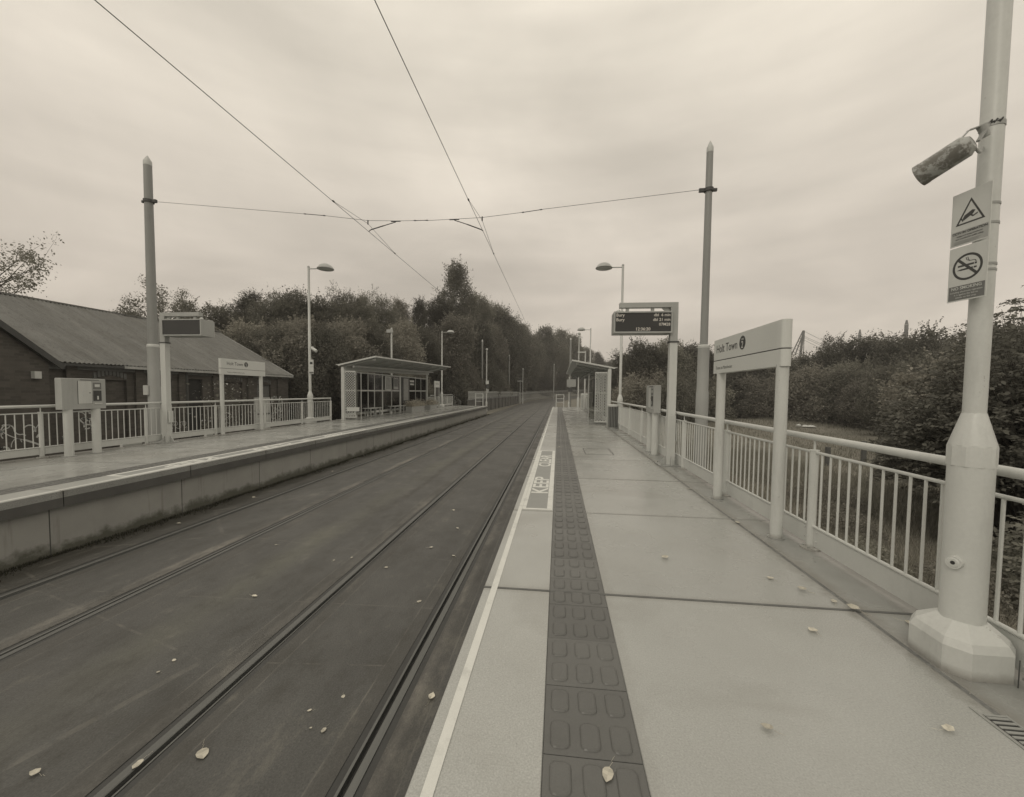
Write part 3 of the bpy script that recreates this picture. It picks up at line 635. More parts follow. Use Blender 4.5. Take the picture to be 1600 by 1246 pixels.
# power lead: small loop from rear cap back to the pole
pts_ = []
for k in range(15):
    t = k/14.0; p = (b_+ax_*0.025).lerp(Vector((2.212, 2.50, 2.80)), t)+Vector((0.0, -0.01, -0.045))*sin(pi*t); pts_.append(T_(p))
m = MB()
for p, q in zip(pts_, pts_[1:]): m.tube(p, q, 0.006, n=8)
m.build('cable', 'metal_grey', cc, True)
m = MB(); m.lathe([(0.0455, -0.013), (0.0495, -0.012), (0.0495, 0.012), (0.0455, 0.013)], 24, c=(C0.x-o_.x, C0.y-o_.y)); m.build('strap', 'galv', cc, True)
m = MB()
for k in range(5): m.tube(T_((2.205+0.009*k, 2.47-0.004*k, 2.895+0.006*(k%2))), T_((2.215+0.009*k, 2.462-0.004*k, 2.915-0.01*(k%2))), 0.004, n=6)
m.build('strap_buckle', 'dark_metal', cc)

# two signs banded to the near post, on a vertical plane nearly parallel to the track, facing it
dS = Vector((-0.158, 0.987, 0)); nS = Vector((-0.987, -0.158, 0))
def sign_frame(name, z0, z1, label, cat):
    mid = Vector((2.15, 2.5, 0))+dS*(-0.0235)
    T = thing(name, (mid.x, mid.y, z0), label, cat)
    T.rotation_euler = (0, 0, atan2(-dS.y, -dS.x))            # local +x = -dS (left to right for a reader), local -y = outward normal
    w = 0.09; h = z1-z0
    MB().box(-w, w, 0.0, 0.004, 0, h).build('plate', 'sign_edge', T)
    m = MB().box(-0.02, 0.02, 0.0045, 0.035, 0.03, h-0.03); m.build('backing_channel', 'galv', T)
    return T, w, h
def flat(m, pts, y=-0.0006):   # polygon in local xz facing -y
    o = len(m.v); m.v += [(x, y, z) for x, z in pts]; m.f.append(tuple(range(o, o+len(pts)))); return m
def arc(cx_, cz_, r, a0=0, a1=360, n=36): return [(cx_+r*cos(radians(a0+(a1-a0)*i/n)), cz_+r*sin(radians(a0+(a1-a0)*i/n))) for i in range(n+1)]
def ringf(m, outer, inner, y):
    n = len(outer)
    o = len(m.v); m.v += [(x, y, z) for x, z in outer]+[(x, y, z) for x, z in inner]
    m.f += [(o+i, o+(i+1)%n, o+n+(i+1)%n, o+n+i) for i in range(n)]; return m
RX = (pi/2, 0, 0)
T1, w, h = sign_frame('cctv_notice', 2.292, 2.573, 'upper white notice with a camera in a warning triangle on the near lamp post', 'sign')
flat(MB(), [(-w+.006, .078), (w-.006, .078), (w-.006, h-.006), (-w+.006, h-.006)]).build('face', 'sign_plate', T1)
flat(MB(), [(-w+.006, .006), (w-.006, .006), (w-.006, .0775), (-w+.006, .0775)]).build('text_band', 'sign_shade', T1)
m = MB(); ringf(m, [(-.068, .108), (.068, .108), (0, .238)], [(-.054, .116), (.054, .116), (0, .221)], -0.0012); m.build('warning_triangle', 'print_dark', T1)
m = MB(); flat(m, [(-.036, .138), (-.030, .128), (.012, .150), (.022, .166), (.008, .172), (-.028, .154)], -0.0013); flat(m, [(-.044, .140), (-.036, .124), (-.031, .127), (-.039, .143)], -0.0013)
flat(m, [(.000, .144), (.012, .134), (.034, .143), (.033, .150), (.014, .142), (.006, .149)], -0.0013); m.build('camera_symbol', 'print_dark', T1)
text('CCTV IN OPERATION', 0.0165, 'print_dark', T1, (0, -0.0014, 0.062), RX, 0.0002, 'CENTER', bold=0.0004)
for k, (s, sz) in enumerate((('Images are being monitored', .0105), ('and recorded for public safety', .0105))):
    text(s, sz, 'print_dark', T1, (0, -0.0014, 0.047-k*0.014), RX, 0.0002, 'CENTER')
for k in range(3): flat(MB(), [(-.07, .021-k*.006), (.055-.01*k, .021-k*.006), (.055-.01*k, .0225-k*.006), (-.07, .0225-k*.006)], -0.0012).build('print_line', 'print_mid', T1)
T2, w, h = sign_frame('no_smoking_sign', 1.994, 2.284, 'lower no smoking sign with a crossed cigarette circle on the near lamp post', 'sign')
flat(MB(), [(-w+.006, .082), (w-.006, .082), (w-.006, h-.006), (-w+.006, h-.006)]).build('face', 'sign_plate', T2)
flat(MB(), [(-w+.006, .006), (w-.006, .006), (w-.006, .0815), (-w+.006, .0815)]).build('text_band', 'print_mid', T2)
cz_ = .176
m = MB(); ringf(m, arc(0, cz_, .070)[:-1], arc(0, cz_, .0585)[:-1], -0.0012)
q = .7071; bw = .0065; m2 = [( -.060*q-bw*q, cz_+.060*q-bw*q), (-.060*q+bw*q, cz_+.060*q+bw*q), (.060*q+bw*q, cz_-.060*q+bw*q), (.060*q-bw*q, cz_-.060*q-bw*q)]
flat(m, m2, -0.0013); m.build('prohibition_ring', 'print_dark', T2)
m = MB(); flat(m, [(-.045, cz_+.004), (.030, cz_+.004), (.030, cz_+.014), (-.045, cz_+.014)], -0.0010); flat(m, [(.033, cz_+.004), (.043, cz_+.004), (.043, cz_+.014), (.033, cz_+.014)], -0.0010)
flat(m, [(-.050, cz_-.012), (-.030, cz_-.016), (.026, cz_-.016), (.026, cz_-.007), (-.030, cz_-.007)], -0.0010); flat(m, [(.029, cz_-.016), (.043, cz_-.016), (.043, cz_-.007), (.029, cz_-.007)], -0.0010)
m.build('cigarette_symbol', 'print_dark', T2)
m = MB()
for dx in (0, .008):
    P_ = [(.038+dx*.4, cz_+.018), (.034, cz_+.026), (.010, cz_+.028), (-.004+dx, cz_+.036), (-.008+dx, cz_+.050)]
    for (xa, za), (xb, zb) in zip(P_, P_[1:]): m.bar((xa, -0.0012, za), (xb, -0.0012, zb), 0.0015, 0.0022)
m.build('smoke_symbol', 'print_dark', T2)
text('NO SMOKING', 0.0225, 'print_pale', T2, (0, -0.0014, 0.061), RX, 0.0002, 'CENTER', bold=0.0003)
for k, s in enumerate(('including electronic cigarettes', 'It is against the law to', 'smoke on this stop')):
    text(s, 0.0125, 'print_pale', T2, (0, -0.0014, 0.044-k*0.0145), RX, 0.0002, 'CENTER')
for T_s, zs in ((T1, (0.10, 0.20)), (T2, (0.155, 0.185))):
    mw = T_s.location
    for z in zs:
        m = MB().lathe([(0.0455, z-.007), (0.0492, z-.006), (0.0492, z+.006), (0.0455, z+.007)], 20)
        o = m.build('band_clamp', 'galv', T_s, True); 
        # local position of the post axis
        R_ = Matrix.Rotation(-T_s.rotation_euler.z, 3, 'Z'); lp = R_ @ (Vector((C0.x, C0.y, 0))-Vector((mw.x, mw.y, 0))); o.location = (lp.x, lp.y, 0)

# small copies of such gear on the far-left lamp post
sc2 = thing('security_camera', (-10.80, 16.95, 3.3), 'small pale security camera on the left platform lamp post', 'camera', 'security cameras on lamp posts')
m = MB(); m.tube((0.1, -0.05, -0.02), (0.36, -0.12, -0.17), 0.065, n=16); m.build('housing', 'metal_paint', sc2, True); MB().bar((0, 0, 0.02), (0.2, -0.07, 0.05), 0.03, 0.02).build('bracket_arm', 'galv', sc2)
sn = thing('notice_plate', (-10.72, 16.9, 2.15), 'narrow pair of white notices on the left platform lamp post', 'sign')
MB().box(-0.1, 0.1, -0.01, 0.0, 0.31, 0.62).build('plate', 'sign_edge', sn); MB().box(-0.1, 0.1, -0.01, 0.0, 0.0, 0.30).build('plate', 'sign_plate', sn)
MB().box(-0.06, 0.06, -0.014, -0.0105, 0.42, 0.52).build('symbol', 'print_dark', sn); MB().box(-0.09, 0.09, -0.014, -0.0105, 0.02, 0.09).build('text_band', 'print_mid', sn)

# ------------------------------------------------------------------ station name signs
def name_sign(loc, L, face, z0, z1, label, sub, legr=0.058, pat=True):
    """board along local y; face=-1 text faces -x, +1 faces +x"""
    T = thing('name_sign', loc, label, 'sign', 'station name signs')
    for y in (0.09, L-0.16): 
        MB().lathe([(legr, 0), (legr, z0+0.02)], 20, c=(0, y)).build('leg', 'metal_worn', T, True)
        MB().lathe([(legr+0.02, 0), (legr+0.02, 0.012)], 20, c=(0, y)).build('foot_ring', 'galv', T, True)
    zs = z0+(z1-z0)*0.385; t = 0.05
    # boards with a rounded near end (D-section in plan)
    def board(za, zb, nm, m_):
        pts = [(t, L), (-t, L), (-t, 0.045)] + [(-t*cos(a), 0.045-0.035*sin(a)) for a in [pi*k/8 for k in range(1, 8)]] + [(t, 0.045)]
        return MB().prism(pts[::-1], za, zb).build(nm, m_, T)
    board(z0, zs-0.008, 'lower_board', 'sign_blank'); board(zs+0.004, z1, 'upper_board', 'sign_blank')
    MB().box(-t+0.006, t-0.006, 0.03, L-0.01, zs-0.009, zs+0.005).build('shadow_gap', 'joint_dark', T)
    fx = face*(t+0.0012)
    rot = (pi/2, 0, -pi/2 if face < 0 else pi/2)
    ys = (L-0.09) if face < 0 else 0.24
    sg = -1 if face < 0 else 1
    zm = zs+(z1-zs)*0.36
    o = text('Holt Town', 0.155, 'print_dark', T, (fx, ys, zm), rot, 0.0008, sx=0.98)
    wd = max(v.co.x for v in o.data.vertices)*0.98
    yc = ys+sg*(wd+0.145)
    disc = MB().tube((fx-face*0.001, yc, zm+0.055), (fx+face*0.001, yc, zm+0.055), 0.083, n=28); disc.build('zone_disc', 'print_dark', T)
    text('2', 0.12, 'print_pale', T, (fx+face*0.0018, yc, zm-0.008), rot, 0.0004, 'CENTER', bold=0.001)
    text('ZONE', 0.026, 'print_pale', T, (fx+face*0.0018, yc, zm+0.088), rot, 0.0004, 'CENTER')
    text(sub, 0.062, 'print_mid', T, (fx, ys, z0+(zs-z0)*0.30), rot, 0.0005)
    if pat:
        m = MB(); e = 0.019
        for i in range(9):
            for j in range(9):
                yy = 0.13+i*0.037+(0.0185 if j % 2 else 0); zz = zs+0.03+j*0.032
                if zz > z1-0.02 or random.random() > 1.12-i*0.09: continue
                k = 0.9-i*0.05
                m.add([(fx, yy-e*k, zz), (fx, yy, zz-0.021*k), (fx, yy+e*k, zz), (fx, yy, zz+0.021*k)], [(0, 1, 2, 3)])
        tag(m.build('diamond_pattern', 'print_pale', T))
    return T
name_sign((2.25, 4.36, 0), 1.82, -1, 1.76, 2.225, 'big stop name sign on two round legs on the right platform reading Holt Town', 'Trams to Manchester')
name_sign((-10.5, 11.73, 0), 1.96, 1, 1.92, 2.42, 'stop name sign on two legs before the brick warehouse on the left platform', 'Trams to Ashton-under-Lyne', pat=False)
s3 = thing('name_sign', (-10.45, 34.0, 0), 'small far name sign with dark panel between its legs past the left shelter', 'sign', 'station name signs')
for y in (0.1, 1.25): MB().lathe([(0.05, 0), (0.05, 1.75)], 12, c=(0, y)).build('leg', 'metal_paint', s3, True)
MB().box(-0.05, 0.05, 0, 1.35, 1.75, 2.3).build('board', 'sign_edge', s3); MB().box(-0.02, 0.02, 0.17, 1.18, 1.0, 1.74).build('dark_panel', 'screen_dark', s3)
text('Holt Town', 0.2, 'print_dark', s3, (0.052, 0.14, 2.0), (pi/2, 0, pi/2), 0.001)

# ------------------------------------------------------------------ departure boards
def depart(loc, sx, label, lit, dz=0.0):
    T = thing('departure_board', loc, label, 'display', 'departure boards')
    MB().box(-0.25, 0.25, -0.22, 0.22, 0.0, 0.018).build('base_plate', 'galv', T)
    m = MB()
    for a in (-1, 1):
        m.add([(a*0.09, -0.008, 0.018), (a*0.22, -0.008, 0.018), (a*0.09, -0.008, 0.19), (a*0.09, 0.008, 0.018), (a*0.22, 0.008, 0.018), (a*0.09, 0.008, 0.19)], [(0,1,2),(5,4,3),(1,4,5,2)])
        m.add([(-0.008, a*0.09, 0.018), (-0.008, a*0.20, 0.018), (-0.008, a*0.09, 0.19), (0.008, a*0.09, 0.018), (0.008, a*0.20, 0.018), (0.008, a*0.09, 0.19)], [(0,1,2),(5,4,3),(1,4,5,2)])
    m.build('gusset', 'metal_grey', T)
    m = MB()
    for a in (-.2, .2):
        for b in (-.17, .17): m.tube((a, b, .018), (a, b, .05), .013, n=6)
    m.build('anchor_bolts', 'galv', T)
    MB().box(-0.080, 0.080, -0.075, 0.075, 0.018, 1.02).build('lower_post', 'metal_paint', T)
    MB().box(-0.074, 0.074, -0.07, 0.07, 1.022, 2.50+dz).build('middle_post', 'metal_paint', T)
    MB().box(-0.095, 0.095, -0.085, 0.085, 2.50+dz, 2.525+dz).build('post_flange', 'dark_metal', T)
    MB().box(-0.072, 0.072, -0.07, 0.07, 2.527+dz, 3.205+dz).build('upper_post', 'metal_grey', T)
    xa, xb = sorted((0.072*(-sx), 1.08*sx)); MB().box(xa, xb, -0.065, 0.065, 3.207+dz, 3.305+dz).build('top_beam', 'metal_grey', T)
    m = MB(); m.add([(0.09*sx, -0.02, 3.05+dz), (0.09*sx, -0.02, 3.205+dz), (0.24*sx, -0.02, 3.205+dz), (0.09*sx, 0.02, 3.05+dz), (0.09*sx, 0.02, 3.205+dz), (0.24*sx, 0.02, 3.205+dz)], [(0,1,2),(5,4,3),(0,2,5,3),(0,3,4,1)]); m.build('corner_brace', 'metal_grey', T)
    for x in (0.42, 0.92): MB().box(x*sx-0.03, x*sx+0.03, -0.03, 0.03, 3.12+dz, 3.206+dz).build('hanger', 'metal_grey', T)
    # housing: front face tapers to a smaller rear
    z0, z1 = 2.685+dz, 3.118+dz; x0, x1 = sorted((0.05*sx, 1.20*sx)); yf, yb = -0.115, (0.26 if sx < 0 else 0.30)
    H = MB().add([(x0,yf,z0),(x1,yf,z0),(x1,yb,z0+.0),(x0,yb,z0+.0),(x0,yf,z1),(x1,yf,z1),(x1,yb,z1-.01),(x0,yb,z1-.01)], [(0,3,2,1),(4,5,6,7),(0,1,5,4),(1,2,6,5),(2,3,7,6),(3,0,4,7)])
    Hh = H.build('housing', 'metal_grey', T)
    m = MB(); b = 0.028
    m.box(x0, x1, yf-0.02, yf-0.0005, z0, z0+b).box(x0, x1, yf-0.02, yf-0.0005, z1-b, z1).box(x0, x0+b, yf-0.0195, yf-0.0005, z0+b, z1-b).box(x1-b, x1, yf-0.0195, yf-0.0005, z0+b, z1-b)
    m.build('bezel', 'metal_grey', Hh)
    MB().box(x0+b, x1-b, yf-0.006, yf-0.0008, z0+b, z1-b).build('screen', 'screen_dark', Hh)
    if lit:
        y = yf-0.0075; h = (z1-z0-2*b)/4
        xl, xr = x0+b+0.015, x1-b-0.012
        def row(k): return z1-b-h*(k+1)+0.022
        for k, (l, r) in enumerate((('Bury', 'dbl  6 min'), ('Bury', 'dbl 21 min'), ('', '07M28'))):
            if l: text(l, 0.088, 'led', Hh, (xl, y, row(k)), RX, 0.0004, bold=0.0008, sx=1.0)
            text(r, 0.080, 'led', Hh, (xr, y, row(k)), RX, 0.0004, 'RIGHT', bold=0.0006, sx=1.0)
        text('12:36:20', 0.086, 'led', Hh, ((xl+xr)/2, y, row(3)), RX, 0.0004, 'CENTER', bold=0.0010)
    MB().lathe([(0.045, z1-0.001), (0.045, z1+0.03), (0.025, z1+0.055), (0.0, z1+0.06)], 14, c=(x0+0.1 if sx < 0 else x1-0.1, 0)).build('light_sensor', 'metal_paint', T, True)
    MB().box(-0.14*sx-0.02, -0.10*sx+0.0, -0.05, 0.05, 0.50, 0.86).build('junction_box', 'metal_paint', T) if sx < 0 else MB().box(0.10, 0.15, -0.05, 0.05, 0.55, 0.86).build('junction_box', 'metal_paint', T)
    return T
depart((2.30, 8.72, 0), -1, 'departure board with lit tram times on a gallows post on the right platform', True)
depart((-10.48, 9.95, 0), 1, 'unlit departure board on a gallows post in front of the left mast', False, 0.165)

# ------------------------------------------------------------------ ticket / help cabinets
def cabinet(loc, face, label):
    T = thing('ticket_cabinet', loc, label, 'cabinet', 'wall cabinets on two legs')
    for y in (0.13, 0.66):
        MB().lathe([(0.077, 0.012), (0.077, 1.0)], 22, c=(0, y)).build('leg', 'metal_paint', T, True)
        MB().lathe([(0.125, 0), (0.125, 0.012)], 22, c=(0, y)).build('foot_ring', 'galv', T)
    MB().bbox(-0.08, 0.08, -0.02, 0.81, 1.0, 1.66, 0.008).build('box', 'metal_grey', T)
    x = face*0.0825
    def pl(ya, yb, za, zb, nm, m_, d=0.002):
        a, b = sorted((x-face*0.002, x+face*d)); return MB().box(a, b, ya, yb, za, zb).build(nm, m_, T)
    def Y(a, b): return (a, b) if face > 0 else (0.79-b, 0.79-a)
    pl(*Y(0.27, 0.53), 1.12, 1.60, 'door', 'metal_paint', 0.006); pl(*Y(0.262, 0.27), 1.112, 1.608, 'door_gap', 'joint_dark', 0.001); pl(*Y(0.53, 0.538), 1.112, 1.608, 'door_gap', 'joint_dark', 0.001)
    pl(*Y(0.56, 0.72), 1.43, 1.575, 'instruction_panel', 'print_mid', 0.004); pl(*Y(0.56, 0.72), 1.17, 1.40, 'card_reader', 'print_dark', 0.006)
    pl(*Y(0.59, 0.69), 1.48, 1.54, 'panel_print', 'print_pale', 0.005); pl(*Y(0.63, 0.66), 1.20, 1.28, 'card_slot', 'print_pale', 0.01); pl(*Y(0.57, 0.73), 1.10, 1.125, 'coin_tray', 'metal_paint', 0.012)
    pl(*Y(0.48, 0.50), 1.34, 1.36, 'lock', 'dark_metal', 0.011)
    pl(*Y(0.32, 0.68), 1.622, 1.64, 'top_lettering', 'print_mid', 0.003)
    return T
cabinet((-10.3, 7.44, 0), 1, 'grey ticket cabinet on two round legs before the left railing')
cabinet((2.31, 9.98, 0), -1, 'grey ticket cabinet seen edge-on behind the lit departure board')
# litter bin behind the lamp post
bn = thing('litter_bin', (2.25, 17.2, 0), 'slatted litter bin beside the lamp post and the right shelter', 'bin')
MB().lathe([(0.20, 0.03), (0.21, 0.92)], 20).build('liner', 'dark_metal', bn, True)
for k in range(22):
    a = 2*pi*k/22; MB().bar((0.222*cos(a), 0.222*sin(a), 0.06), (0.225*cos(a), 0.225*sin(a), 0.90), 0.040, 0.012).build('slat', 'metal_grey', bn)
MB().lathe([(0.235, 0.90), (0.245, 0.93), (0.24, 0.97), (0.13, 0.985), (0.125, 0.95)], 24).build('lid', 'metal_paint', bn, True); MB().lathe([(0.21, 0.0), (0.23, 0.06)], 20).build('base', 'metal_grey', bn, True)

# ------------------------------------------------------------------ shelters
def shelter(side, label):
    X0 = -10.62 if side < 0 else 2.42; s = 1 if side < 0 else -1
    T = thing('tram_shelter', (X0, 19.1, 0), label, 'shelter', 'glazed platform shelters')
    L = 14.0; gz = (lambda y: 0.0235*y) if side < 0 else (lambda y: 0.0)
    U = lambda u: s*u
    def bx(u0, u1, *r): a, b = sorted((U(u0), U(u1))); return MB().box(a, b, *r)
    zf = 3.06 if side < 0 else 2.90; zb = 2.66 if side < 0 else 2.56; ub, uf = -0.10, 1.80
    # roof skin (thin folded deck) and underside ribs
    m = MB(); t = 0.045
    q = [(ub, zb), (uf, zf)]
    vs = []
    for y in (0, L):
        for (u, z) in ((ub, zb), (uf, zf), (uf, zf+t*0.7), (ub, zb+t)): vs.append((U(u), y, z+gz(y)))
    m.add(vs, [(0,1,2,3), (7,6,5,4), (0,4,5,1), (1,5,6,2), (2,6,7,3), (3,7,4,0)]); m.build('roof', 'metal_grey', T)
    m = MB(); m.bar((U(uf+0.012), 0, zf+0.03), (U(uf+0.012), L, zf+0.03+gz(L)), 0.02, 0.07); m.build('front_trim', 'metal_paint', T)
    m = MB(); m.bar((U(ub), -0.012, zb+0.02), (U(uf), -0.012, zf+0.03), 0.02, 0.07); m.build('side_trim', 'metal_paint', T)
    m = MB(); m.add([(U(ub-0.14), -0.02, zb+0.06), (U(ub+0.05), -0.02, zb-0.03), (U(ub+0.05), -0.02, zb+0.05), (U(ub-0.14), L, zb+0.06+gz(L)), (U(ub+0.05), L, zb-0.03+gz(L)), (U(ub+0.05), L, zb+0.05+gz(L))], [(0,1,2),(5,4,3),(0,3,4,1),(1,4,5,2),(2,5,3,0)]); m.build('rear_gutter', 'metal_paint', T)
    for i in range(8):
        y = 0.25+i*(L-0.5)/7; k = (uf-0.25)/(uf-ub)
        MB().bar((U(0.1), y, zb-0.04+gz(y)), (U(uf-0.3), y, zb+(zf-zb)*(uf-0.3-ub)/(uf-ub)-0.045+gz(y)), 0.06, 0.08).build('rafter', 'metal_grey', T)
    MB().bar((U(0.10), 0.02, 2.50), (U(0.10), L-0.6, 2.50+gz(L-0.6)), 0.12, 0.17).build('header_beam', 'metal_paint', T)
    MB().bar((U(0.62), 0.12, 2.62), (U(0.62), L-1.0, 2.62+gz(L-1)), 0.08, 0.10).build('header_beam', 'metal_grey', T)
    MB().lathe([(0.02, zf-0.16), (0.10, zf-0.12), (0.11, zf-0.05), (0.05, zf-0.03)], 16, c=(U(uf-0.25), 0.35)).build('ceiling_light', 'cap_pale', T, True)
    for y, wd in ((0.0, 0.15), (L-1.0, 0.12)):
        bx(0.04, 0.04+wd, y, y+wd, 0, 2.52+gz(y)).build('corner_post', 'metal_paint', T)
    # near end: diamond lattice in a frame, then a glass strip
    E = bx(0.19, 0.205, 0.05, 0.08, 0.10, 2.40); a, b = sorted((U(0.205), U(0.72)))
    E.box(a, b, 0.05, 0.08, 0.10, 0.16).box(a, b, 0.05, 0.08, 2.34, 2.40); a, b = sorted((U(0.72), U(0.75))); E.box(a, b, 0.05, 0.08, 0.10, 2.40)
    E.build('end_frame', 'metal_paint', T)
    m = MB(); p = 0.125; u0, u1, z0, z1 = 0.205, 0.72, 0.16, 2.34
    k = z0-(u1-u0)
    while k < z1:
        # rising diagonal: z = k + (u-u0)
        ua, ub2 = max(u0, u0+z0-k), min(u1, u0+z1-k)
        if ub2-ua > 0.02:
            m.bar((U(ua), 0.062, k+ua-u0), (U(ub2), 0.062, k+ub2-u0), 0.006, 0.022)
            m.bar((U(ua), 0.070, z0+z1-(k+ua-u0)), (U(ub2), 0.070, z0+z1-(k+ub2-u0)), 0.006, 0.020)
        k += p
    m.build('lattice', 'metal_paint', T)
    bx(0.76, 1.02, 0.060, 0.068, 0.25, 2.2).build('end_glass', 'glass', T); bx(1.02, 1.05, 0.05, 0.08, 0.0, 2.3).build('end_post', 'metal_grey', T)
    bx(0.30, 0.95, 0.03, 0.045, 0.42, 0.62).build('shelter_nameplate', 'sign_plate', T) if side < 0 else None
    # back wall
    ys_ = [0.16, 1.45, 2.75, 3.55, 4.6, 6.0, 7.35, 7.55, 9.1, 10.4, 11.6, 12.9]
    for i, y in enumerate(ys_):
        wd = 0.12 if y in (4.6, 7.35) else 0.05
        bx(0.05, 0.10, y, y+wd, 0.0, 2.45).build('mullion', 'metal_paint', T)
    for za, zb_ in ((0.16, 0.28), (1.40, 1.47), (2.36, 2.42)):
        for i in range(len(ys_)-1):
            if ys_[i] == 7.55 and za == 1.40: continue
            w1 = 0.12 if ys_[i] in (4.6, 7.35) else 0.05
            if ys_[i+1]-ys_[i]-w1 > 0.1: bx(0.06, 0.09, ys_[i]+w1, ys_[i+1], za, zb_).build('transom', 'metal_paint', T)
    for i in range(len(ys_)-1):
        w1 = 0.12 if ys_[i] in (4.6, 7.35) else 0.05
        if ys_[i+1]-ys_[i]-w1 > 0.3:
            bx(0.072, 0.078, ys_[i]+w1, ys_[i+1], 0.285, 1.398).build('pane', 'glass', T); bx(0.072, 0.078, ys_[i]+w1, ys_[i+1], 1.475, 2.355).build('pane', 'glass', T)
    p = bx(0.105, 0.17, 7.62, 8.95, 0.55, 2.35).build('information_panel', 'dark_metal', T); bx(0.172, 0.178, 7.85, 8.75, 0.8, 2.28).build('map', 'poster', p)
    p = bx(0.105, 0.15, 4.95, 5.75, 1.45, 2.32).build('poster_case', 'metal_paint', T); bx(0.152, 0.158, 5.03, 5.67, 1.52, 2.26).build('poster', 'poster', p)
    p = bx(0.105, 0.15, 6.25, 6.95, 1.55, 2.25).build('poster_case', 'metal_grey', T); bx(0.152, 0.158, 6.30, 6.90, 1.70, 2.20).build('poster', 'print_mid', p)
    for y in (9.25, 9.25): pass
    p = bx(0.105, 0.13, 9.2, 10.0, 2.05, 2.2).build('small_sign', 'sign_plate', T); bx(0.105, 0.13, 9.25, 10.0, 1.85, 1.97).build('small_sign', 'sign_plate', T)
    return T
shelter(-1, 'glazed tram shelter with sloping roof and lattice end on the left platform')
shelter(1, 'glazed tram shelter on the right platform seen end-on with lattice panel')
def bench(x, y, s, l, label):
    T = thing('bench', (x, y, 0), label, 'bench', 'metal shelter benches')
    for i in range(5): MB().box(s*0.16*0-0.24+i*0.1, -0.16+i*0.1, 0, l, 0.46, 0.485).build('slat', 'metal_paint', T)
    for yy in (0.15, l/2, l-0.2): MB().box(-0.18, -0.12, yy, yy+0.05, 0, 0.46).build('leg', 'metal_grey', T); MB().box(0.12, 0.18, yy, yy+0.05, 0, 0.46).build('leg', 'metal_grey', T)
    return T
bench(-10.2, 21.0, 1, 1.5, 'metal bench nearest the lattice end in the left shelter')
bench(-10.2, 24.3, 1, 1.8, 'metal bench in the middle of the left shelter')
bench(2.0, 22.0, -1, 1.8, 'metal bench inside the right shelter')

# ------------------------------------------------------------------ overhead line masts and wires
def mast(loc, base_r, top_r, zbase, ztop, zstep, label, big=True, name='overhead_mast'):
    T = thing(name, loc, label, 'mast', 'overhead line masts')
    z0 = zbase-loc[2]
    if big:
        MB().lathe([(base_r*1.1, z0), (base_r*1.1, 1.50), (base_r*1.02, 1.53), (base_r, zstep)], 28).build('lower_tube', 'mast_pale', T, True)
        MB().lathe([(base_r*1.04, zstep-0.06), (base_r*1.04, zstep), (top_r*1.25, zstep+0.03)], 28).build('weld_collar', 'cap_pale', T, True)
        MB().lathe([(top_r*1.2, zstep), (top_r, ztop-0.3)], 28).build('upper_tube', 'mast_grey', T, True)
    else: MB().lathe([(base_r, z0), (top_r, ztop-0.3)], 14).build('upper_tube', 'mast_grey', T, True)
    MB().lathe([(top_r*1.04, ztop-0.30), (top_r*1.02, ztop-0.18), (top_r*0.95, ztop-0.16), (0.01, ztop)], 20).build('cap', 'cap_pale', T, True)
    return T
MR = mast((3.86, 11.6, 0), 0.145, 0.083, -1.5, 8.1, 2.75, 'tall tapered mast behind the right railing with the nearest span wire')
ML = mast((-12.63, 11.6, 0), 0.150, 0.108, -1.7, 8.58, 2.80, 'tall tapered mast behind the left railing beside the unlit departure board')
for T, z, r in ((MR, 6.85, 0.105), (ML, 7.22, 0.125)):
    m = MB().lathe([(r-0.01, z-0.06), (r+0.015, z-0.055), (r+0.015, z+0.03), (r-0.01, z+0.035)], 24); s = -1 if T is MR else 1
    m.box(*sorted((s*(r), s*(r+0.14))), -0.035, 0.035, z-0.06, z+0.03); m.box(*sorted((-s*(r), -s*(r+0.10))), -0.03, 0.03, z-0.05, z+0.02)
    m.build('span_clamp', 'dark_metal', T)
# small notices and flower-like tag on left mast
MB().box(-0.16, 0.0, -0.21, -0.17, 1.25, 1.55).build('number_plate', 'cap_pale', ML)
for (x, y, top, r0, zb, lb) in ((-10.1, 54, 8.3, 0.14, -1.0, 'mast beside the signal past the end of the left platform'), (1.45, 52.5, 8.3, 0.15, -1.2, 'mast past the end of the right platform'),
                            (-9.0, 75, 8.2, 0.15, -1.0, 'slim mast standing at the retaining wall left of the tracks'), (-1.25, 112, 9.0, 0.16, -1.0, 'distant mast near the bend of the tracks')):
    mast((x, y, 0), r0, r0*0.75, zb, top, 3, lb, False)
def catenary(pts, r, name, label, cat='wire', group='overhead wires'):
    m = MB()
    for p, q in zip(pts, pts[1:]): m.tube(p, q, r, n=6, caps=False)
    return tag(m.build(name, 'wire_dark'), label, cat, group)
def cw(xs_, z=6.06):
    P_ = [(xs_, -8+4*i, z+0.0) for i in range(24)]
    P_ += [(xs_+path(Y)+0.0, Y, z+(tz(Y)+0.9)*0.75) for Y in range(88, 215, 8)]
    return P_
catenary(cw(-5.53), 0.0062, 'contact_wire', 'contact wire over the left track running into the distance')
catenary(cw(-2.17, 5.96), 0.0062, 'contact_wire', 'contact wire over the right track running into the distance')
SP = [(-12.49, 7.20), (-7.33, 6.62), (-6.83, 6.56), (-5.56, 6.38), (-4.69, 6.34), (-3.65, 6.32), (-2.96, 6.33), (-2.21, 6.345), (-1.0, 6.45), (-0.59, 6.50), (3.72, 6.86)]
m = MB()
for (x0, z0), (x1, z1) in zip(SP, SP[1:]): m.tube((x0, 11.6, z0), (x1, 11.6, z1), 0.0055, n=6, caps=False)
SW = tag(m.build('span_wire', 'wire_dark'), 'cross span wire strung between the two nearest masts', 'wire', 'overhead wires')
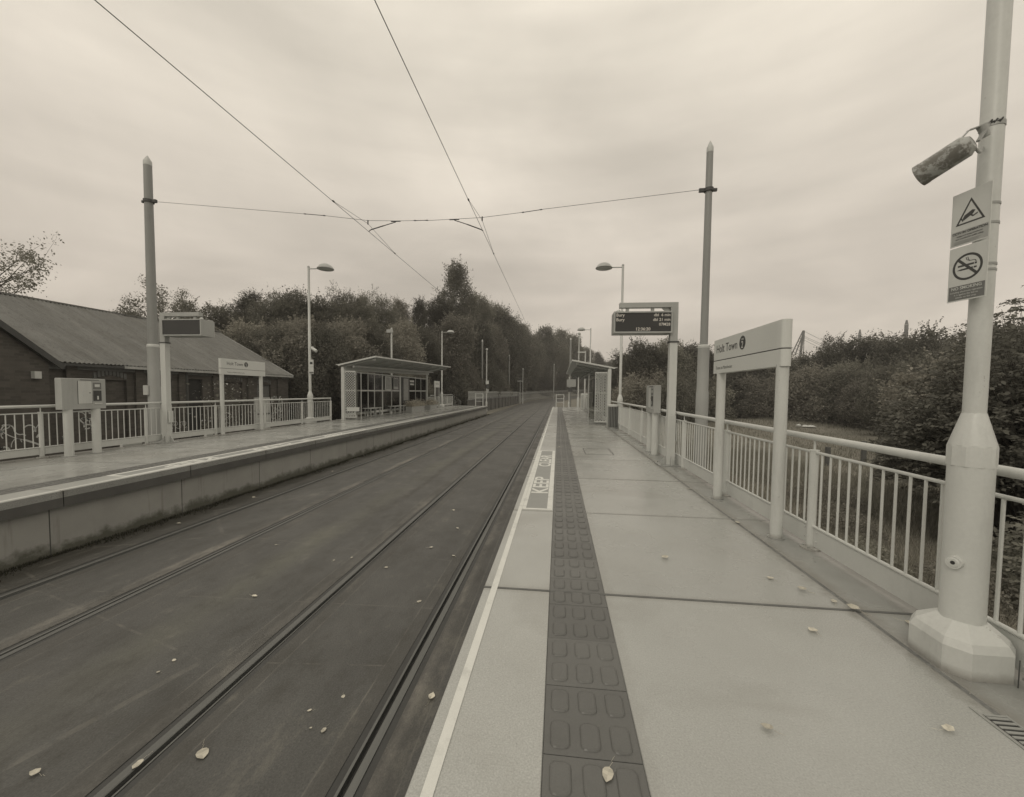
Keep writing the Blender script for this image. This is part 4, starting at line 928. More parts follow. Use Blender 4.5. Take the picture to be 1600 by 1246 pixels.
def ins(p, q, r=0.016):
    m = MB(); m.tube(p, q, r*0.6, n=8); d = (Vector(q)-Vector(p)).normalized()
    for e in (p, q): m.tube(Vector(e)-d*0.03, Vector(e)+d*0.03, r, n=8)
    return m.build('insulator', 'dark_metal', SW, True)
ins((-7.5, 11.6, 6.64), (-6.9, 11.6, 6.57)); ins((-4.15, 11.6, 6.33), (-3.8, 11.6, 6.325)); ins((-1.05, 11.6, 6.445), (-0.55, 11.6, 6.50))
for (px, arm, cxw, zc_) in ((-4.72, (-4.72, 6.33), -5.53, 6.06), (-3.0, (-3.0, 6.32), -2.17, 5.96)):
    T = thing('registration_arm', (arm[0], 11.6, arm[1]), 'pull-off arm holding the wire over the %s track' % ('left' if cxw < -4 else 'right'), 'bracket', 'wire registration arms')
    s = -1 if cxw < -4 else 1
    m = MB(); e = (cxw-arm[0], 0, zc_-arm[1]+0.012); m.tube((0, 0, -0.02), (e[0]*0.45, 0, e[2]*0.40-0.01), 0.012, n=8); m.tube((e[0]*0.45, 0, e[2]*0.40-0.01), (e[0]-s*0.06, 0, e[2]+0.045), 0.016, n=8); m.tube((e[0]-s*0.06, 0, e[2]+0.045), e, 0.013, n=8)
    m.build('arm', 'dark_metal', T, True); MB().tube((-0.14, 0, 0.0), (0.14, 0, 0.0), 0.017, n=8).build('clamp', 'dark_metal', T, True)
    # bridle (delta) wires from the span clip to the contact wire fore and aft
    x2 = cxw+(-0.03 if cxw < -4 else -0.03); zt = 6.37 if cxw < -4 else 6.35
    m = MB()
    for yy in (-1.9, 1.9): m.tube((x2-arm[0], 0, zt-arm[1]-0.08), (cxw-arm[0], yy, zc_-arm[1]+0.01), 0.005, n=5, caps=False); m.tube((cxw-arm[0], yy-0.03, zc_-arm[1]+0.01), (cxw-arm[0], yy+0.03, zc_-arm[1]+0.01), 0.02, n=8)
    m.tube((x2-arm[0], 0, zt-arm[1]+0.02), (x2-arm[0], 0, zt-arm[1]-0.10), 0.018, n=8)
    m.build('bridle_wire', 'wire_dark', T)

# ------------------------------------------------------------------ brick warehouse
WH = thing('warehouse', (-17, 17, -1.6), 'long low brick warehouse with a corrugated roof behind the left platform', 'warehouse')
O = Vector((-17, 17, -1.6))
def wb(x0, x1, y0, y1, z0, z1, nm, m_, par=WH): 
    return MB().box(x0-O.x, x1-O.x, y0-O.y, y1-O.y, z0-O.z, z1-O.z).build(nm, m_, par)
# front wall with real openings: (y0, y1, z0, z1)
op = [(13.3, 14.5, -0.6, 1.75), (15.3, 16.4, 0.2, 1.85), (17.25, 18.0, -1.5, 1.9), (19.2, 20.5, -0.4, 1.8), (21.6, 22.7, 0.1, 1.7)]
m = MB(); y = 10.9
for (a, b, c, d) in op+[(24.3, 24.3, 0, 0)]:
    m.box(-17.3-O.x, -17-O.x, y-O.y, a-O.y, 0, 2.30+1.6)
    if b > a: m.box(-17.3-O.x, -17-O.x, a-O.y, b-O.y, 0, c+1.6); m.box(-17.3-O.x, -17-O.x, a-O.y, b-O.y, d+1.6, 3.90)
    y = b
wl = m.build('front_wall', 'brick', WH)
for i, (a, b, c, d) in enumerate(op):
    wb(-17.28, -17.10, a+0.002, b-0.002, c+0.002, d-0.002, 'bricked_window' if i != 2 else 'doorway', 'brick_pale' if i in (1, 4) else ('brick' if i != 2 else 'groove_dark'))
    if i != 2: 
        m = MB(); n = 9
        for k in range(n):       # soldier-course arch
            t = (k+0.5)/n; yy = a+(b-a)*t; zz = d+0.02+0.16*sin(pi*t); m.box(-17.0-O.x, -16.97-O.x, yy-0.05-O.y, yy+0.05-O.y, zz-O.z, zz+0.22-O.z)
        m.build('arch', 'brick_pale', WH)
        wb(-17.0, -16.93, a-0.08, b+0.08, c-0.12, c-0.03, 'sill', 'brick_pale')
for yy in (12.6, 14.95, 16.85, 18.7, 21.0, 23.4): wb(-17.0, -16.9, yy-0.17, yy+0.17, -1.6, 2.2, 'pilaster', 'brick')
wb(-17.0, -16.92, 11.6, 24.3, 2.08, 2.22, 'cornice', 'brick_pale')
m = MB(); X = lambda p: (p[0]-O.x, p[1]-O.y, p[2]-O.z)
m.add([X(p) for p in ((-17.3, 24.3, -1.6), (-26.5, 24.3, -1.6), (-26.5, 24.3, 2.3), (-22, 24.3, 4.85), (-17.3, 24.3, 2.3), (-17.3, 24.0, -1.6), (-26.5, 24.0, -1.6), (-26.5, 24.0, 2.3), (-22, 24.0, 4.85), (-17.3, 24.0, 2.3))],
      [(0,1,2,3,4), (9,8,7,6,5), (0,5,6,1), (1,6,7,2), (2,7,8,3), (3,8,9,4), (4,9,5,0)]); m.build('gable_wall', 'brick', WH)
# roof sheets: corrugated, two courses
def corr(w, l, pitch=0.146, amp=0.022):
    n = int(w/pitch)*6; m = MB()
    for j in range(2):
        for i in range(n+1): y_ = w*i/n; m.v.append((j*l, y_, amp*sin(2*pi*y_/pitch)))
    o = len(m.v)
    for j in range(2):
        for i in range(n+1): y_ = w*i/n; m.v.append((j*l, y_, amp*sin(2*pi*y_/pitch)-0.006))
    for i in range(n):
        m.f.append((i, n+1+i, n+2+i, i+1)); m.f.append((o+i+1, o+n+2+i, o+n+1+i, o+i))
    m.f += [(i, i+1, o+i+1, o+i) for i in range(n)]
    return m
th = math.atan2(2.72, 5.0); SL = sqrt(5.0**2+2.72**2)
sm = corr(1.06, SL+0.1).mesh('roof_sheet', 'roof_sheet', True)
for r in range(1):
    for k in range(18):
        y0 = 6.2+k*1.02
        if y0 > 24.2: continue
        d0 = r*SL/2; x = -16.75-cos(th)*d0; z = 2.30+sin(th)*d0+0.02+r*0.03
        if r == 0 and y0 < 10.2: continue
        o = link('roof_sheet', sm, WH, X((x, y0, z+random.uniform(-.008, .008))), (0, 0, 0))
        o.rotation_euler = (0, -(pi-th)+random.uniform(-.003, .003), 0); o.scale = (1, 1, -1) if False else (1, 1, 1)
sb = corr(1.06, SL+0.1).mesh('rear_roof_sheet', 'roof_sheet', True)
for k in range(18):
    o = link('rear_roof_sheet', sb, WH, X((-27.0, 6.2+k*1.02, 2.36))); o.rotation_euler = (0, -th, 0)
MB().bar(X((-22.02, 6.0, 5.15)), X((-22.02, 24.6, 5.15)), 0.36, 0.07).build('ridge_cap', 'roof_sheet', WH)
m = MB(); m.bar(X((-16.75, 24.42, 2.28)), X((-22, 24.42, 5.08)), 0.03, 0.16); m.build('bargeboard', 'fascia_pale', WH)
wb(-16.76, -16.70, 14.2, 24.4, 2.20, 2.30, 'gutter', 'fascia_pale'); wb(-16.76, -16.70, 11.7, 14.19, 2.20, 2.29, 'gutter', 'fascia_dark')
MB().tube(X((-16.90, 17.05, -1.6)), X((-16.90, 17.05, 2.25)), 0.05, n=10).build('downpipe', 'fascia_dark', WH, True)
# chimney-like vent at the far ridge end
wb(-22.15, -21.85, 23.7, 24.0, 5.3, 5.75, 'vent', 'metal_paint')
# cross wing at the left: gable facing the platform
wr = 8.0; zr = 5.05; ze = 2.18; ye = 11.55; sw = math.atan2(zr-ze, ye-wr); SW_ = sqrt((zr-ze)**2+(ye-wr)**2)
m = MB(); m.add([X(p) for p in ((-16, 4.6, -1.6), (-16, 11.3, -1.6), (-16, 11.3, 2.25), (-16, 8.0, 4.9), (-16, 4.6, 2.25), (-16.3, 4.6, -1.6), (-16.3, 11.3, -1.6), (-16.3, 11.3, 2.25), (-16.3, 8.0, 4.9), (-16.3, 4.6, 2.25))],
      [(0,1,2,3,4), (9,8,7,6,5), (0,5,6,1), (1,6,7,2), (2,7,8,3), (3,8,9,4), (4,9,5,0)]); m.build('wing_wall', 'brick', WH)
wb(-17.0, -16.3, 11.1, 11.3, -1.6, 2.2, 'wing_return_wall', 'brick')
cm = corr(1.06, SW_).mesh('wing_roof_sheet', 'roof_sheet', True)
for k in range(6):
    o = link('wing_roof_sheet', cm, WH, X((-16.9-k*1.02+0.0, wr, zr+0.0)))
    # sheet local x runs down the slope towards +y, local y runs along -x..+x
    o.matrix_local = Matrix.Translation(X((-15.85-k*1.02, wr, zr))) @ Matrix(((0, -1, 0, 0), (cos(sw), 0, sin(sw), 0), (-sin(sw), 0, cos(sw), 0), (0, 0, 0, 1)))
MB().bar(X((-15.86, wr-0.05, zr-0.07)), X((-15.86, ye+0.05, ze-0.09)), 0.05, 0.16).build('bargeboard', 'fascia_dark', WH)
MB().bar(X((-15.9, 4.4, 2.1)), X((-15.9, wr, zr-0.06)), 0.05, 0.26).build('bargeboard', 'fascia_dark', WH)
wb(-16.0, -15.86, 10.85, 11.02, 1.72, 1.94, 'wall_light', 'cap_pale')
m = MB(); m.add([X(p) for p in ((-15.2, 4, 1.9), (-15.2, 9.6, 1.9), (-16, 9.6, 2.45), (-16, 4, 2.45), (-15.2, 4, 1.84), (-15.2, 9.6, 1.84), (-16, 9.6, 2.39), (-16, 4, 2.39))], [(0,1,2,3), (7,6,5,4), (0,4,5,1), (1,5,6,2)]); m.build('porch_roof', 'roof_sheet', WH)
# sprayed loops on the wall (paint film)
def spray(x, y0, y1, z0, z1, n, seed, w=0.03):
    r = random.Random(seed); m = MB()
    for k in range(n):
        y_, z_ = r.uniform(y0, y1), r.uniform(z0, z1); an = r.uniform(0, 6.28); tn = r.uniform(-.9, .9); P_ = [(x, y_, z_)]
        for i in range(r.randint(5, 12)):
            if r.random() < .25: tn = r.uniform(-1.2, 1.2)
            an += tn; y_ += cos(an)*.075; z_ += sin(an)*.085; P_.append((x, min(y1, max(y0, y_)), min(z1, max(z0, z_))))
        ww = w*r.uniform(.5, 1.5)
        for p, q in zip(P_, P_[1:]):
            dy, dz = q[1]-p[1], q[2]-p[2]; l = sqrt(dy*dy+dz*dz)+1e-6; ny, nz_ = -dz/l*ww/2, dy/l*ww/2
            m.add([X((x, p[1]+ny, p[2]+nz_)), X((x, p[1]-ny, p[2]-nz_)), X((x, q[1]-ny, q[2]-nz_)), X((x, q[1]+ny, q[2]+nz_))], [(0,1,2,3)])
    return m.build('graffiti', 'graffiti', WH)
spray(-15.994, 9.0, 11.0, -0.5, 0.35, 26, 3, 0.04); spray(-16.994, 12.3, 13.3, -0.3, 0.6, 14, 5, 0.045); spray(-16.895, 16.0, 17.0, -0.6, 0.3, 6, 8)
spray(-16.992, 22.75, 23.2, -0.5, 1.0, 12, 11, 0.07); spray(-16.892, 23.25, 23.55, -0.5, 1.0, 12, 13, 0.07); spray(-16.992, 19.0, 20.2, -0.7, 0.2, 7, 17)
# pale boarded panel with paint
wb(-16.99, -16.94, 21.3, 21.55+1.0, -1.0, 0.98, 'boarded_panel', 'graffiti')

# ------------------------------------------------------------------ wall and fences past the left platform
def P3(x, Y, z): return (x+path(Y), Y, z)
RW = thing('retaining_wall', (-9.3, 42, -1.0), 'low dark wall with concrete panels left of the tracks past the platform', 'wall')
n = 14
me = MB().box(-0.12, 0.12, 0.02, 2.98, 0, 1.45).mesh('wall_panel', 'wall_concrete2') if False else None
mat('wall_dark', G(0.11, 0.9), 0.85, var=0.3, scale=2.0, bump=0.3)
me = MB().box(-0.12, 0.12, 0.02, 2.98, 0, 1.45).mesh('wall_panel', 'wall_dark'); cap_me = MB().box(-0.16, 0.16, 0, 3.0, 1.452, 1.55).mesh('wall_cap', 'brick_pale')
for i in range(n):
    link('wall_panel', me, RW, (i*0.09, i*3.0, 0)); link('wall_cap', cap_me, RW, (i*0.09, i*3.0, 0))
fe = thing('mesh_fence', (-9.3, 42, 0.56), 'pale palisade fence along the top of the low wall', 'fence', 'palisade fences by the line')
pale_n = MB().box(-0.01, 0.01, -0.035, 0.035, 0, 0.85).add([(-0.01,-0.035,0.85),(0.01,-0.035,0.85),(0.01,0.035,0.85),(-0.01,0.035,0.85),(0,0,0.92)], [(0,1,4),(1,2,4),(2,3,4),(3,0,4)]).mesh('pale', 'metal_grey')
for i in range(200): link('pale', pale_n, fe, (i*0.21*0.03, i*0.21, 0))
MB().bar((0.03, 0, 0.25), (0.03+42*0.03, 42, 0.25), 0.03, 0.05).build('rail', 'metal_grey', fe); MB().bar((0.03, 0, 0.7), (0.03+42*0.03, 42, 0.7), 0.03, 0.05).build('rail', 'metal_grey', fe)
f2 = thing('palisade_fence', (-8.4, 84, -1.0), 'long pale palisade fence following the bend of the tracks', 'fence', 'palisade fences by the line')
pm2 = MB().box(-0.02, 0.02, -0.09, 0.09, 0, 2.2).add([(-0.02,-0.09,2.2),(0.02,-0.09,2.2),(0.02,0.09,2.2),(-0.02,0.09,2.2),(0,0,2.4)], [(0,1,4),(1,2,4),(2,3,4),(3,0,4)]).mesh('pale', 'mast_pale')
k = 0; Y = 84.0
while Y < 215 and k < 290:
    xx = -8.6+path(Y); link('pale', pm2, f2, (xx+8.4, Y-84, tz(Y)+0.95), (0, 0, -math.atan((Y-85)/600.0) if Y > 85 else 0)); Y += 0.45; k += 1
for zz in (0.5, 1.9):
    m = MB(); Yl = list(range(84, 216, 6))
    for a, b in zip(Yl, Yl[1:]): m.bar((-8.55+path(a)+8.4, a-84, tz(a)+0.95+zz), (-8.55+path(b)+8.4, b-84, tz(b)+0.95+zz), 0.06, 0.08)
    m.build('rail', 'metal_grey', f2)
# signal posts
def post_sig(loc, h, label, heads, name='signal_post', cat='signal', r=0.06, ball=True):
    T = thing(name, loc, label, cat)
    MB().lathe([(r*1.8, 0), (r*1.8, 1.1), (r*1.1, 1.2), (r, 1.25), (r*0.85, h)], 12).build('pole', 'metal_paint', T, True)
    if ball: MB().lathe([(0.02, h-0.02), (0.12, h+0.04), (0.15, h+0.13), (0.10, h+0.22), (0.01, h+0.26)], 12).build('finial', 'cap_pale', T, True)
    for (x, z, w, hh, m_) in heads: MB().box(x-w/2, x+w/2, -0.16, -0.05, z, z+hh).build('signal_head', m_, T)
    return T
post_sig((-8.35, 47.5, -0.9), 7.1, 'white signal pole in front of the mast at the left platform end', [(0.1, 3.2, 0.35, 0.4, 'metal_paint'), (0.12, 2.7, 0.3, 0.42, 'dark_metal'), (0.12, 2.2, 0.3, 0.4, 'metal_grey')])
post_sig((-6.9, 80, -0.9), 6.6, 'slim white pole beside the left track in the distance', [])
post_sig((-7.6, 82, -0.9), 5.0, 'small tram signal with crossbar left of the distant white pole', [(0, 4.3, 1.2, 0.25, 'mast_pale'), (0, 4.7, 0.5, 0.5, 'dark_metal')], ball=False, r=0.05)
post_sig((1.85, 39.0, -0.2), 7.0, 'white pole with a dome camera past the right shelter', [(-0.35, 2.9, 0.35, 0.5, 'dark_metal'), (0.35, 2.9, 0.4, 0.5, 'dark_metal')], name='camera_pole', cat='pole')
post_sig((1.3, 50.5, -0.9), 4.2, 'signal with pale square board beside the right far mast', [(0.25, 3.0, 1.1, 0.9, 'mast_pale'), (0.15, 2.4, 0.5, 0.5, 'dark_metal')], ball=False)
post_sig((2.2, 35.0, 0), 4.9, 'short arm lamp beside the far lamp post on the right platform', [(-0.35, 4.75, 0.6, 0.10, 'cap_pale')], name='arm_lamp', cat='lamp', ball=False)
post_sig((-13.2, 31.5, -1.0), 7.4, 'camera mast standing behind the left shelter', [(-0.1, 7.0, 0.5, 0.25, 'metal_grey')], name='camera_mast', cat='mast', ball=False, r=0.08)
# cabinets and end gates
for (x, y, w, h, lb) in ((2.35, 37.2, 0.7, 1.35, 'pale equipment cupboard at the far end of the right platform'), (3.1, 38.4, 0.6, 1.3, 'second pale equipment cupboard behind the far right lamp post')):
    T = thing('equipment_cupboard', (x, y, 0), lb, 'cupboard', 'equipment cupboards'); MB().bbox(-w/2, w/2, -0.25, 0.25, 0, h, 0.03).build('body', 'metal_paint', T)
    MB().box(-w/2+0.04, -0.01, -0.262, -0.251, 0.1, h-0.1).build('door', 'metal_grey', T); MB().box(0.01, w/2-0.04, -0.262, -0.251, 0.1, h-0.1).build('door', 'metal_grey', T)
for (x, y, lb) in ((-0.2, 40.9, 'small steel gate frame at the far end of the right platform'), (-8.3, 40.9, 'small steel gate frame at the far end of the left platform')):
    T = thing('end_gate', (x, y, 0), lb, 'gate', 'platform end gates')
    for dx in (0, 0.75): MB().tube((dx, 0, -0.9), (dx, 0, 1.25), 0.045, n=10).build('post', 'metal_paint', T, True)
    for zz in (0.45, 0.8, 1.2): MB().tube((0, 0, zz), (0.75, 0, zz), 0.022, n=8).build('bar', 'metal_paint', T, True)
T = thing('end_ramp_rail', (-10.6, 40.7, 0), 'sloping handrail down the ramp at the left platform end', 'railing')
MB().tube((0, 0, 1.05), (0, 3.5, 0.3), 0.03, n=8).build('handrail', 'metal_paint', T, True)
for i in range(7): MB().tube((0, i*0.55, -0.9), (0, i*0.55, 1.03-i*0.118), 0.02, n=6).build('post', 'metal_paint', T, True)
T = thing('ramp', (0.9, 40.55, -0.95), 'pale concrete ramp at the far end of the right platform', 'ramp')
m = MB(); m.add([(-1.4, 0, 0), (1.4, 0, 0), (1.4, 6, 0), (-1.4, 6, 0), (-1.4, 0, 0.92), (1.4, 0, 0.92)], [(0,3,2,1), (0,1,5,4), (4,5,2,3), (1,2,5), (0,4,3)]); m.build('ramp_slope', 'slab', T)

# ------------------------------------------------------------------ vegetation
def leaf_cloud(name, m_, pts, nrm, size, jit=0.5, droop=0.0):
    """many small leaf faces as one mesh; pts (n,3), nrm (n,3)"""
    n = len(pts)
    r = rng.normal(size=(n, 3)); nn = nrm*(1-jit)+r*jit; nn /= np.linalg.norm(nn, axis=1)[:, None]+1e-9
    a = np.cross(nn, rng.normal(size=(n, 3))); a /= np.linalg.norm(a, axis=1)[:, None]+1e-9
    b = np.cross(nn, a); s = size*(0.6+0.8*rng.random(n))[:, None]
    a = a*s; b = b*s*0.62
    V = np.empty((n, 4, 3)); V[:, 0] = pts-a; V[:, 1] = pts+b+nn*s*0.15; V[:, 2] = pts+a; V[:, 3] = pts-b+nn*s*0.15
    me = bpy.data.meshes.new(name); me.vertices.add(4*n); me.vertices.foreach_set('co', V.reshape(-1).astype(np.float32))
    me.loops.add(4*n); me.loops.foreach_set('vertex_index', np.arange(4*n, dtype=np.int32))
    me.polygons.add(n); me.polygons.foreach_set('loop_start', np.arange(0, 4*n, 4, dtype=np.int32))
    try: me.polygons.foreach_set('loop_total', np.full(n, 4, dtype=np.int32))
    except Exception: pass
    at = me.attributes.new('tone', 'FLOAT', 'FACE'); at.data.foreach_set('value', rng.random(n).astype(np.float32))
    me.materials.append(MATS[m_]); me.update(calc_edges=True); me.validate(); return me
def crown(name, m_, n, lobes, size, wisp=0.15, seed=0, tall=False, asp=2.0):
    """crown with x,y in about [-1,1] and z in [0,asp]; leaves keep their shape because scaling stays nearly even"""
    g2 = np.random.default_rng(seed)
    C = []
    for i in range(lobes):
        u = (i+g2.random())/lobes; a = g2.random()*2*pi
        if tall: R_ = 0.85*(1-u)**0.6*(0.45+0.55*g2.random())+0.02; rad = 0.13+0.24*(1-u)+0.06*g2.random()
        else: R_ = 0.74*sqrt(max(0.0, 1-(2*u-0.92)**2/1.25))*g2.random()**0.35; rad = 0.24+0.18*g2.random()
        C.append((R_*cos(a), R_*sin(a), 0.16+u*(asp-0.42), rad))
    for i in range(lobes//2):      # small ragged lobes outside the main mass
        b = C[int(g2.integers(0, lobes))]; d = g2.normal(size=3); d[2] = abs(d[2])*1.2; d /= np.linalg.norm(d)
        C.append((b[0]+d[0]*b[3], b[1]+d[1]*b[3], min(asp*0.98, b[2]+d[2]*b[3]*(1.2+wisp*2)), b[3]*(0.35+0.3*g2.random())))
    C = np.array(C); w = C[:, 3]**1.8; idx = g2.choice(len(C), n, p=w/w.sum())
    d = g2.normal(size=(n, 3)); d /= np.linalg.norm(d, axis=1)[:, None]
    rr = C[idx, 3]*(0.62+0.38*g2.random(n)**0.6+wisp*np.abs(g2.normal(size=n))*0.5)
    rr *= 1+0.24*np.sin(d[:, 0]*7+idx)*np.sin(d[:, 1]*6+2*idx)*np.sin(d[:, 2]*7-idx)
    P_ = C[idx, :3]+d*rr[:, None]*np.array([1, 1, 0.9])
    P_[:, 2] = np.abs(P_[:, 2])
    nr = d.copy(); nr[:, 2] += 0.5
    ns, nl = int(n*0.22/12), 12        # leafy twigs standing out of the mass
    si = g2.integers(0, len(C), ns); sd_ = g2.normal(size=(ns, 3)); sd_[:, 2] = np.abs(sd_[:, 2])*0.9+0.15; sd_ /= np.linalg.norm(sd_, axis=1)[:, None]
    st = C[si, :3]+sd_*C[si, 3][:, None]*0.85; tw = sd_+g2.normal(size=(ns, 3))*0.35+np.array([0, 0, 0.35]); tw /= np.linalg.norm(tw, axis=1)[:, None]
    ln_ = (0.10+0.20*g2.random(ns)*(1+wisp))
    tt = (np.arange(nl)+0.5)/nl
    Q = (st[:, None, :]+tw[:, None, :]*(ln_[:, None]*tt[None, :])[:, :, None]+g2.normal(size=(ns, nl, 3))*(0.022*(1.3-tt))[None, :, None]).reshape(-1, 3)
    P_ = np.vstack([P_, Q]); nr = np.vstack([nr, np.repeat(tw, nl, 0)*0.3+np.array([0, 0, 0.7])])
    me = leaf_cloud(name, m_, P_, nr, size, 0.55); ASP[me.name] = asp; return me
ASP = {}
def skel(name, seed, nb=9, spread=0.7, m_='bark', lo=0.25):
    g2 = random.Random(seed); m = MB(); P_ = [Vector((0, 0, -0.08))]
    for k in range(1, 6): P_.append(Vector((g2.uniform(-.03, .03)*k, g2.uniform(-.03, .03)*k, k*0.17)))
    for k, (p, q) in enumerate(zip(P_, P_[1:])): m.tube(p, q, 0.035*(1-k*0.17), 0.035*(1-(k+1)*0.17), n=7, caps=False)
    for i in range(nb):
        z = g2.uniform(lo, 0.75); a = g2.uniform(0, 6.28); p = Vector((0, 0, z)); L_ = spread*(1-z*0.6)
        q = p+Vector((cos(a)*L_*0.5, sin(a)*L_*0.5, 0.12)); r = q+Vector((cos(a+.3)*L_*0.5, sin(a+.3)*L_*0.5, 0.10))
        m.tube(p, q, 0.014, 0.009, n=5, caps=False); m.tube(q, r, 0.009, 0.003, n=5, caps=False)
        for kk in range(2): s = q.lerp(r, 0.4*kk+0.2); m.tube(s, s+Vector((g2.uniform(-.2, .2), g2.uniform(-.2, .2), 0.13)), 0.005, 0.002, n=4, caps=False)
    return m.mesh(name, m_)
CR = [crown('crown', ['foliage', 'foliage_dark'][i % 2], int(19000*q), int(15*q), 0.0195, seed=10+i, asp=q) for i, q in enumerate((1.6, 2.2, 2.2, 3.0, 3.0, 3.8, 3.8, 2.6))]
CRP = [crown('crown', 'foliage_pale' if i % 2 else 'foliage', int(15000*q), int(18*q), 0.0185, seed=30+i, wisp=0.45, asp=q, tall=i > 1) for i, q in enumerate((3.0, 3.6, 3.2, 4.2))]
CRT = [crown('crown', 'foliage_dark', int(14000*q), int(20*q), 0.019, seed=40+i, tall=True, wisp=0.3, asp=q) for i, q in enumerate((2.6, 3.8, 5.0))]
CRB = [crown('crown', ['foliage', 'foliage_pale', 'foliage_dark'][i % 3], int(17000*q), int(16*q), 0.024, seed=50+i, wisp=0.3, asp=q) for i, q in enumerate((1.2, 1.5, 1.9, 2.4, 3.0))]
SK = [skel('trunk', 60+i) for i in range(3)]
BUSHSK = [skel('stems', 80+i, nb=14, spread=1.0, lo=0.02) for i in range(2)]
tcount = [0]
def tree(x, y, z0, ztop, rad, kind, label, group='trees beside the line', name='tree', cat='tree'):
    i = tcount[0]; tcount[0] += 1
    T = thing(name, (x, y, z0), label, cat, group, rz=random.uniform(0, 6.28))
    H = ztop-z0; src = {'b': CR, 'p': CRP, 't': CRT, 'u': CRB}[kind]
    low = 0.0 if kind == 'u' else 0.10
    want = H*(1-low)/rad; cand = sorted(src, key=lambda m_: abs(ASP[m_.name]-want)+0.12*((i*7+len(m_.name)*3+int(ASP[m_.name]*10)) % 5))
    me = cand[0] if i % 3 or len(cand) < 2 or abs(ASP[cand[1].name]-want) > 0.8 else cand[1]
    link('crown', me, T, (0, 0, H*low), scale=(rad, rad, rad*want/ASP[me.name]))
    if kind == 'u': link('stems', BUSHSK[i % 2], T, scale=(rad*0.8, rad*0.8, H*0.8))
    else: link('trunk', SK[i % 3], T, scale=(rad*0.85, rad*0.85, H*0.86))
    return T
G1 = 'trees of the wood behind the left shelter'
LB = [(-27,30.5,8.1,'b',3.2),(-26,32.7,9.8,'p',3.0),(-23,31.4,9.0,'p',2.7),(-22,32.6,9.5,'b',2.9),(-20.5,34.2,9.2,'b',3.0),(-20,37.6,10.4,'p',2.6),(-19,38.2,10.9,'p',2.4),(-18.5,42.2,10.9,'p',3.0),(-18,45.4,11.9,'p',2.6),(-16.5,47.5,12.4,'t',2.4),(-15.5,52,13.0,'b',3.4),(-15,60,20.4,'t',5.2),(-14.5,71.9,18.2,'b',4.6),(-14,86.5,19.5,'b',5.4)]
desc = ['dark rounded tree just right of the warehouse roof end', 'pale feathery tree above the departure board side of the wood', 'light loose tree left of the left lamp post', 'dark bushy tree behind the left lamp head', 'broad dark tree right of the left lamp post', 'pale tree with a ragged top above the shelter near end', 'twin-topped pale tree above the left shelter roof', 'pale wispy tree above the middle of the left shelter', 'loose pale tree left of the tallest tree', 'slim pointed tree at the left foot of the tallest tree', 'dark rounded tree below the tallest tree', 'tallest tree on the skyline with a pointed ragged crown', 'large round tree right of the tallest tree', 'large dark tree above the mast at the left platform end']
for (x, y, zt, k, r), d in zip(LB, desc):
    tree(x, y, max(-1, hgt(x, y)), zt, r, k, d, G1)
LF = [(-24,25.9,5.3),(-23,27.4,5.9),(-20,27.0,5.9),(-18.5,27.5,6.2),(-17,28.1,6.0),(-16.5,30.6,6.6),(-15.5,33.2,6.9),(-15,38.0,7.7),(-14,42.3,7.9),(-13,48.5,9.8),(-12.5,60.7,11.4),(-12.2,72,13),(-11.8,84,14)]
desc = ['dense shrub hiding the far warehouse corner', 'dense shrub right of the warehouse roof', 'leafy shrub behind the far end of the left railing', 'leafy shrub directly behind the left lamp post', 'low tree just left of the left shelter roof', 'low tree behind the near corner of the left shelter', 'low tree behind the peak of the left shelter roof', 'low tree behind the camera mast', 'low tree behind the far half of the left shelter', 'bushy tree behind the far left lamp post', 'bushy tree behind the left end mast', 'bushy tree behind the low wall', 'bushy tree where the low wall ends']
for i, ((x, y, zt), d) in enumerate(zip(LF, desc)):
    tree(x, y, -1.2, zt, 2.6 if y < 45 else 3.8, 'u' if i % 2 else 'b', d, 'shrubs in front of the left wood')
# lower skirt of bushes
WOODL = ['behind the end of the warehouse', 'between the warehouse and the left lamp post', 'behind the near end of the left shelter', 'behind the left shelter benches', 'behind the far half of the left shelter', 'behind the small far name sign', 'behind the sloping ramp handrail', 'behind the left end gate', 'behind the near end of the low wall', 'behind the middle of the low wall', 'behind the slim mast at the low wall', 'where the low wall ends', 'behind the start of the palisade fence']
for i, (x, y, zt, r) in enumerate([(-21, 26.4, 2.6, 2.2), (-17.6, 26.6, 2.9, 2.2), (-14.5, 28.5, 3.0, 2.0), (-13.6, 32.5, 3.2, 2.2), (-13.2, 37, 3.2, 2.3), (-12.6, 42, 3.4, 2.4), (-12.0, 47.5, 4.0, 2.4), (-11.6, 53, 4.2, 2.6), (-11.2, 59, 4.5, 2.8), (-11.2, 66, 5, 3.0), (-11.2, 74, 5.5, 3.2), (-11.0, 82, 6, 3.4), (-11, 91, 7, 3.8)]):
    tree(x, y, -1.0, zt, r, 'u', 'low dark bush '+WOODL[i], 'low bushes at the foot of the left wood', 'bush', 'bush')
FT = [(-14.0,86,18.4),(-13.0,101,19.5),(-10.5,120,20.5),(-6.5,138,22.0),(-1.5,154,23.8),(4.5,168,24.0),(11.5,180,20.5),(17.7,192,18.9),(24,196,16)]
FD = ['big tree right above the distant white pole', 'big tree above the bend, left of centre', 'tall dark tree over the distant tracks', 'tall dark tree left of the distant far mast', 'dark tree left of the right end mast', 'dark tree behind the right end mast with a falling outline', 'lower tree at the right end of the falling wood outline', 'far small tree in the gap behind the right shelter', 'far pale tree in the gap left of the right lamp post']
for i, ((x, y, zt), d) in enumerate(zip(FT, FD)): tree(x, y, -0.5, zt, 7.0 if i < 6 else 5.0, 'b', d, 'distant trees around the bend')
